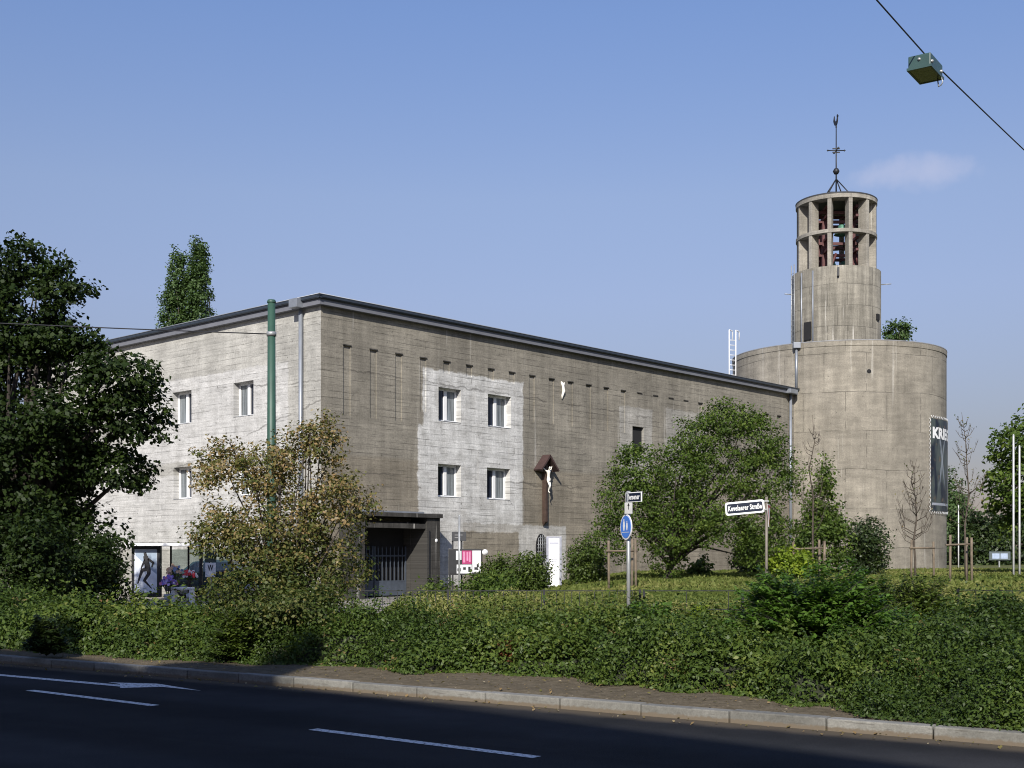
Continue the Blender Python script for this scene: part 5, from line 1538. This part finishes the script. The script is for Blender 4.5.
# street name sign
D = 30.0
p = at(766.5, D)
sn = thing('street_sign', 'long dark street name sign with white border and lettering on a rusty grey post', 'street sign', (p.x, p.y, 0.1))
zt_ = zat(497, D)-0.1
MB().tube([(0, 0, -0.1), (0, 0, zt_)], 0.036, 12).build('post', plain('rusty_galvanised_post', (0.17, 0.15, 0.12), 0.6, 0.1, 0.3, 4), sn)
zl = (zat(505.5, D)-0.1)
Rs = -14
TL = -5.0
Ms = Matrix.Translation((0, 0, zl)) @ Matrix.Rotation(R(Rs), 4, 'Z') @ Matrix.Rotation(R(TL), 4, 'Y') @ Matrix.Translation((0, 0, -zl))
def rrect(x0, x1, z0, z1, r, y0, y1, M_):
    pts = []
    for (cx_, cz_, a0_) in ((x1-r, z1-r, 0), (x0+r, z1-r, 90), (x0+r, z0+r, 180), (x1-r, z0+r, 270)):
        for k in range(6):
            a_ = R(a0_ + 18*k); pts.append((cx_+r*math.cos(a_), cz_+r*math.sin(a_)))
    return MB().prism(pts, y0, y1, M=M_)
W_ = 0.98; hh = 0.158
pl = rrect(-W_, -0.045, zl-hh, zl+hh, 0.06, -0.035, 0.0, Ms).build('name_plate', M['white'], sn)
rrect(-W_+0.045, -0.09, zl-hh+0.045, zl+hh-0.045, 0.04, -0.041, -0.0355, Ms).build('plate_face', M['navy'], pl)
tx = text_part('Kevelaerer Straße', 0.175, M['white'], pl, Ms @ Vector((-W_/2-0.022, -0.045, zl-0.003)), 0.80, 0.004)
tx.rotation_euler = (0, R(TL), R(Rs))
for z_ in (zl+0.1, zl-0.1): MB().bevel_box((-0.06, -0.05, z_-0.02), (0.05, 0.05, z_+0.02), 0.008).build('clamp', M['galv'], sn)
# narrow triangular sign seen almost edge-on under the name plate
Mt = Matrix.Rotation(R(72), 4, 'Z')
zt2 = zat(517, D)-0.1
tri = MB().prism([(-0.30, zt2+0.30), (0.30, zt2+0.30), (0.0, zt2-0.24)], -0.06, -0.045, M=Mt).build('triangle_sign', M['white'], sn)
MB().prism([(-0.27, zt2+0.28), (0.27, zt2+0.28), (0.0, zt2-0.205)], -0.064, -0.0605, M=Mt).build('triangle_border', M['red'], tri)
MB().prism([(-0.16, zt2+0.22), (0.16, zt2+0.22), (0.0, zt2-0.07)], -0.068, -0.0645, M=Mt).build('triangle_face', M['white'], tri)

# white info stele
D = 47.0
p = at(554, D); z0 = gz(p)
st = thing('info_stele', 'tall white information stele with grey frame standing among the bushes before the wall', 'information board', (p.x, p.y, z0))
hS = zat(536.5, D) - z0
MB().bevel_box((-0.29, -0.05, 0.0), (0.29, 0.06, hS), 0.015).build('frame', plain('stele_frame', (0.30, 0.31, 0.36), 0.4), st)
face = MB().box((-0.20, -0.058, 0.1), (0.20, -0.0505, hS-0.07)).build('panel', M['white'], st)
tl = MB().box((-0.17, -0.0605, hS-0.28), (0.17, -0.0585, hS-0.22))
for k in range(7): tl.box((-0.15, -0.0605, hS-0.55-k*0.08), (0.05+0.1*((k*37) % 10)/10, -0.0585, hS-0.53-k*0.08))
tl.build('text_lines', plain('grey_print_lines', (0.42, 0.43, 0.5)), face)

# notice board beside the portal
D = 45.0
p = at(465.5, D); z0 = gz(p)
nb = thing('notice_board', 'dark framed notice board with white papers and a magenta poster beside the portal', 'notice board', (p.x, p.y, z0), R(4))
bw = 17/FPX*D; b1, b0 = zat(549, D)-z0, zat(575, D)-z0
MB().bevel_box((-bw, 0.0, b0), (bw, 0.08, b1), 0.012).build('case', M['black'], nb)
for x_ in (-bw+0.05, bw-0.05): MB().box((x_-0.035, 0.02, -0.2), (x_+0.035, 0.07, b0+0.001)).build('post', M['iron'], nb)
def paper(x0, x1, z0_, z1_, mat, y=-0.006):
    return MB().box((lerp(-bw, bw, x0), y, lerp(b0, b1, z0_)), (lerp(-bw, bw, x1), y+0.005, lerp(b0, b1, z1_))).build('notice', mat, nb)
paper(0.04, 0.22, 0.06, 0.93, M['iron']); paper(0.22, 0.38, 0.58, 0.93, M['paper']); paper(0.24, 0.40, 0.06, 0.40, M['paper'])
paper(0.40, 0.68, 0.42, 0.94, M['magenta']); paper(0.405, 0.68, 0.06, 0.40, M['paper']); paper(0.70, 0.95, 0.10, 0.94, M['paper'])
ml_ = MB()
for (x0, z0_, w_, h_) in ((0.43, 0.48, .06, .42), (0.53, 0.55, .05, .34), (0.60, 0.50, .05, .40)): ml_.box((lerp(-bw, bw, x0), -0.009, lerp(b0, b1, z0_)), (lerp(-bw, bw, x0+w_), -0.0065, lerp(b0, b1, z0_+h_)))
ml_.build('poster_print', plain('pale_pink_print', (0.52, 0.20, 0.33)), nb)
ml_ = MB()
for (x0, z0_, w_, h_) in ((0.43, 0.2, .08, .1), (0.58, 0.12, .07, .2), (0.26, 0.14, .1, .12), (0.76, 0.2, .1, .1), (0.83, 0.3, .06, .12)): ml_.box((lerp(-bw, bw, x0), -0.009, lerp(b0, b1, z0_)), (lerp(-bw, bw, x0+w_), -0.0065, lerp(b0, b1, z0_+h_)))
ml_.build('notice_print', M['iron'], nb)
MB().lathe([(0.0, 0.1), (0.09, 0.07), (0.11, 0.0)], 14, M=Matrix.Translation((bw+0.09, -0.02, b1-0.12)) @ Matrix.Rotation(R(90), 4, 'X')).build('lamp_globe', M['white'], nb)
# dark name board behind it and a slim pole in front
D = 46.0
p = at(459, D); z0 = gz(p)
db = thing('name_board', 'small dark board on two posts above the notice board', 'sign', (p.x, p.y, z0))
w_ = 7.2/FPX*D
MB().bevel_box((-w_, 0, zat(541, D)-z0), (w_, 0.05, zat(531.5, D)-z0), 0.01).build('board', plain('charcoal_board', (0.03, 0.032, 0.036), 0.5), db)
for k in range(3): pass
tl = MB()
for k in range(2): tl.box((-w_*0.6, -0.004, zat(535+2.6*k, D)-z0-0.015), (w_*(0.5-0.3*k), -0.001, zat(535+2.6*k, D)-z0+0.015))
tl.build('text_lines', plain('pale_grey_print', (0.2, 0.2, 0.2)), db)
for x_ in (-w_+0.03, w_*0.35): MB().box((x_-0.03, 0.051, -0.1), (x_+0.03, 0.09, zat(534, D)-z0)).build('post', M['iron'], db)
D = 40.0
p = at(459.3, D); z0 = gz(p)
sp = thing('slim_pole', 'slim grey pole standing in front of the notice board', 'pole', (p.x, p.y, z0))
MB().tube([(0, 0, -0.1), (0, 0, zat(516, D)-z0)], 0.032, 10).lathe([(0.036, zat(516, D)-z0), (0.03, zat(515, D)-z0), (0, zat(514.6, D)-z0)], 10).build('shaft', M['galv'], sp)

# flagpoles
for (px, D, yt, lab) in ((1013.5, 46, 436, 'taller white flagpole, left of the pair at the right edge'), (1019.5, 47, 447, 'white flagpole, right and shorter one of the pair at the right edge'), (958.5, 72, 506, 'short distant white flagpole behind the tree stakes right of the drum')):
    p = at(px, D); z0 = gz(p)
    fp_ = thing('flagpole', lab, 'flagpole', (p.x, p.y, z0), 0, 'white flagpoles')
    h_ = zat(yt, D)-z0
    MB().tube([(0, 0, -0.1), (0, 0, h_*0.5), (0, 0, h_)], [0.04, 0.036, 0.03], 12).build('pole', plain('flagpole_white', (0.6, 0.6, 0.6), 0.5), fp_)
    MB().lathe([(0.04, h_), (0.045, h_+0.03), (0, h_+0.08)], 12).build('cap', M['galv'], fp_)

# small billboard far right
D = 100.0
p = at(1000, D); z0 = gz(p)
bb = thing('small_billboard', 'small grey-framed board with pale blue panels on a post in the far meadow', 'sign', (p.x, p.y, z0))
MB().bevel_box((-0.85, 0, 0.55), (0.85, 0.12, 1.25), 0.03).build('frame', plain('grey_green_frame', (0.08, 0.10, 0.10)), bb)
for x_ in (-0.62, 0.04): MB().box((x_, -0.008, 0.68), (x_+0.58, -0.001, 1.1)).build('panel', plain('pale_blue_panel', (0.33, 0.40, 0.52)), bb)
MB().box((-0.05, 0.121, -0.1), (0.05, 0.2, 1.2)).build('post', M['galv'], bb)

# ------------------------------------------------------------------ bus shelter
D = 44.0
p = at(133, D); z0 = VERGE
sh = thing('bus_shelter', 'glass bus shelter with flat white roof and a dancer poster in its end case', 'bus shelter', (p.x, p.y, z0))
mpx = D/FPX
SL = 95*mpx; RT = zat(543.5, D)-z0
MB().bevel_box((-4*mpx, -0.5, RT-0.09), (SL, 1.3, RT), 0.015).build('roof', M['white'], sh)
rl = MB()
for i in range(10): rl.box((0.05+i*0.32, -0.45, RT), (0.18+i*0.32, 1.2, RT+0.03))
rl.build('roof_ribs', M['iron'], sh)
pc = MB().bevel_box((-0.5*mpx, -0.12, zat(597, D)-z0), (28*mpx, 0.12, RT-0.092), 0.015).build('poster_case', M['black'], sh)
px0, px1, pz0, pz1 = 2.5*mpx, 25*mpx, zat(592.5, D)-z0, zat(549.5, D)-z0
MB().box((px0, -0.128, pz0), (px1, -0.1205, pz1)).build('poster', plain('poster_white', (0.62, 0.66, 0.72), 0.4), pc)
pw, ph = px1-px0, pz1-pz0
MB().add([(px0+pw*.05, -0.1295, pz1-0.02), (px1-0.01, -0.1295, pz1-0.02), (px1-0.01, -0.1295, pz0+ph*.42), (px0+pw*.05, -0.1295, pz0+ph*.86)], [(0,1,2,3)]).build('poster_field', M['poster_blue'], pc)
# black dancer silhouette printed on the poster
def ps(x, z): return (px0+pw*x, -0.1305, pz0+ph*z)
sil = MB()
def stroke(pts, ws):
    for (a_, b_, wa, wb) in zip(pts[:-1], pts[1:], ws[:-1], ws[1:]):
        A = Vector(ps(*a_)); B = Vector(ps(*b_)); d_ = (B-A).normalized(); n_ = Vector((-d_.z, 0, d_.x))
        sil.add([A+n_*wa*pw, B+n_*wb*pw, B-n_*wb*pw, A-n_*wa*pw], [(0,1,2,3)])
        y_ = -0.1305 - 0.0003
        sil.add([B+Vector((math.cos(k)*wb*pw, -0.0004, math.sin(k)*wb*pw)) for k in [i*math.pi/4 for i in range(8)]], [tuple(range(8))])
stroke([(0.46, 0.93), (0.50, 0.86)], [0.06, 0.07])
stroke([(0.50, 0.85), (0.54, 0.70), (0.60, 0.56)], [0.11, 0.12, 0.12])
stroke([(0.60, 0.78), (0.84, 0.69), (0.78, 0.60)], [0.06, 0.05, 0.035])
stroke([(0.48, 0.76), (0.36, 0.64), (0.30, 0.56)], [0.06, 0.04, 0.03])
stroke([(0.58, 0.55), (0.34, 0.52), (0.24, 0.36), (0.15, 0.22)], [0.10, 0.075, 0.05, 0.03])
stroke([(0.63, 0.54), (0.64, 0.44), (0.44, 0.28), (0.58, 0.20), (0.76, 0.10)], [0.10, 0.08, 0.06, 0.04, 0.02])
sil.build('dancer_print', M['black'], pc)
for x_ in (30, 48, 62, 70, 92):
    MB().box((x_*mpx-0.03, 1.0, -0.05), (x_*mpx+0.03, 1.06, RT-0.092)).build('post', M['iron'], sh)
MB().box((67*mpx, -0.1, -0.05), (70*mpx, 0.0, RT-0.092)).build('post', M['iron'], sh)
for (a_, b_) in ((30, 48), (48, 62), (62, 70), (70, 92)):
    MB().box((a_*mpx+0.035, 1.02, 0.35), (b_*mpx-0.035, 1.035, RT-0.2)).build('glass_panel', M['glass'], sh)
# white bench in front of the shelter
p = at(183, 42.0)
bn = thing('bench', 'plain white bench with thick legs beside the flower bunches at the shelter', 'bench', (p.x, p.y, z0))
MB().bevel_box((-0.36, -0.2, 0.44), (0.36, 0.2, 0.52), 0.015).build('seat', M['white'], bn)
for x_ in (-0.30, 0.30): MB().bevel_box((x_-0.05, -0.18, -0.02), (x_+0.05, 0.18, 0.438), 0.01).build('leg', M['white'], bn)
# bunches of flowers in buckets
def bouquet(px, D, cols, label, r, zc, seed):
    rs = np.random.default_rng(seed)
    p = at(px, D)
    root = thing('flower_bunch', label, 'flowers', (p.x, p.y, z0))
    MB().lathe([(0.0, 0.0), (0.10, 0.0), (0.14, 0.30), (0.125, 0.30), (0.1, 0.04)], 14).build('bucket', M['galv'], root)
    k = 90
    d = rs.normal(size=(k, 3)); d /= np.linalg.norm(d, axis=1, keepdims=True); d[:, 2] = np.abs(d[:, 2])*1.1
    P = np.array([0, 0, zc]) + d*r*rs.uniform(.5, 1, (k, 1))
    stems = MB(); 
    for q in P[::6]: stems.tube([(0, 0, 0.2), tuple(q)], 0.006, 4)
    stems.build('stems', M['dark_bark'], root)
    leaves_obj('leaves', P[:40]*0.9, rs.normal(size=(40, 3)), np.full(40, 0.14), M['green_leaf'], rs.random(40), root)
    for ci, cmat in enumerate(cols):
        fl = MB()
        for q in P[ci::len(cols)][:22]:
            for j in range(5):
                a_ = j*2*math.pi/5
                c_ = Vector(q); u_ = Vector((math.cos(a_), math.sin(a_)*0.5-0.3, math.sin(a_)*0.8)).normalized()*0.06
                w2 = Vector((-u_.z, 0, u_.x))*0.6
                fl.add([c_, c_+u_*0.6+w2, c_+u_, c_+u_*0.6-w2], [(0,1,2,3)])
        fl.build('blossoms', cmat, root)
bouquet(168, 41.5, [plain('violet_petals', (0.25, 0.16, 0.55)), plain('lilac_petals', (0.45, 0.36, 0.65)), plain('pink_petals', (0.6, 0.22, 0.35))], 'bunch of violet and pink flowers in a bucket near the poster', 0.30, 0.62, 1)
bouquet(190, 42.8, [plain('red_petals', (0.5, 0.03, 0.04)), M['white']], 'bunch of red and white flowers in a bucket by the white bench', 0.24, 0.85, 2)
bouquet(174, 43.2, [plain('peach_petals', (0.6, 0.4, 0.25)), plain('dusky_blue_petals', (0.2, 0.25, 0.4))], 'bunch of peach and dusky blue flowers behind the violet ones', 0.28, 0.98, 3)

# small sign board right of the shelter
p = at(210.5, 43.0)
ws = thing('post_sign', 'small board with a white W field on a post right of the bus shelter', 'sign', (p.x, p.y, z0))
MB().tube([(0, 0.05, -0.1), (0, 0.05, 2.0)], 0.03, 8).build('post', M['galv'], ws)
MB().bevel_box((-0.20, 0.0, zat(562, 43)-z0), (0.20, 0.02, zat(551, 43)-z0), 0.006).build('board', plain('dark_green_board', (0.02, 0.035, 0.03)), ws)
wb = MB().bevel_box((-0.18, 0.0, zat(577, 43)-z0), (0.18, 0.02, zat(563, 43)-z0), 0.006).build('white_board', M['paper'], ws)
text_part('W', 0.28, M['black'], wb, (0, -0.006, zat(568, 43)-z0), 0.2, 0.006)

# dark car parked behind the shelter
p = at(200, 47.5)
car = thing('parked_car', 'dark blue-green hatchback parked behind the bus shelter glass', 'car', (p.x+0.9, p.y+0.1, z0), R(-8))
M['car_paint'] = plain('dark_teal_car_paint', (0.022, 0.045, 0.058), 0.25, 0.2, 0.05, 2)
body = bpy.data.meshes.new('body')
prof = [(-2.0, 0.25), (-2.02, 0.62), (-1.9, 0.86), (-1.55, 0.93), (-1.45, 0.95), (-0.95, 1.36), (-0.3, 1.44), (0.55, 1.40), (1.1, 0.98), (1.85, 0.84), (2.03, 0.62), (2.02, 0.28)]
bm_ = MB()
n = len(prof)
secs = [(-0.80, 0.0), (-0.84, 0.0), (0.84, 0.0), (0.80, 0.0)]
vs = []
for (y_, k) in ((-0.84, 1), (0.84, 1)):
    for (x_, z_) in prof:
        inset = 0.16*max(0, (z_-0.93)/0.5)
        vs.append((x_, y_ + (inset if y_ < 0 else -inset), z_))
bm_.add(vs, [tuple(range(n)), tuple(range(2*n-1, n-1, -1))] + [(i, i+n, (i+1) % n+n, (i+1) % n) for i in range(n)])
bm_.build('body', M['car_paint'], car)
for (x0, x1, x2, x3) in ((-1.30, -0.85, -0.28, -0.28), (-0.20, -0.20, 0.50, 0.95)):
    for s_ in (-1, 1):
        w_ = MB(); zlo, zhi = 0.98, 1.34
        f_ = lambda z_: s_*(0.845 - 0.16*(z_-0.93)/0.5)
        w_.add([(x0, f_(zlo), zlo), (x3, f_(zlo), zlo), (x2, f_(zhi), zhi), (x1, f_(zhi), zhi)], [(0,1,2,3)])
        w_.build('side_window', M['pane_dark'], car)
for x_ in (-1.25, 1.28):
    for s_ in (-1, 1):
        wh = MB().lathe([(0.2, -0.1), (0.30, -0.1), (0.32, -0.06), (0.32, 0.06), (0.30, 0.1), (0.2, 0.1)], 24, M=Matrix.Translation((x_, s_*0.78, 0.32)) @ Matrix.Rotation(R(90), 4, 'X')).build('wheel', M['rubber'], car)
        MB().lathe([(0.0, 0.0), (0.2, 0.02), (0.2, -0.02), (0.0, -0.02)], 20, M=Matrix.Translation((x_, s_*0.87, 0.32)) @ Matrix.Rotation(R(90), 4, 'X')).build('rim', M['galv'], wh)
for s_ in (-1, 1): MB().bevel_box((-2.05, s_*0.62-0.14, 0.66), (-1.97, s_*0.62+0.14, 0.80), 0.02).build('headlight', M['paper'], car)
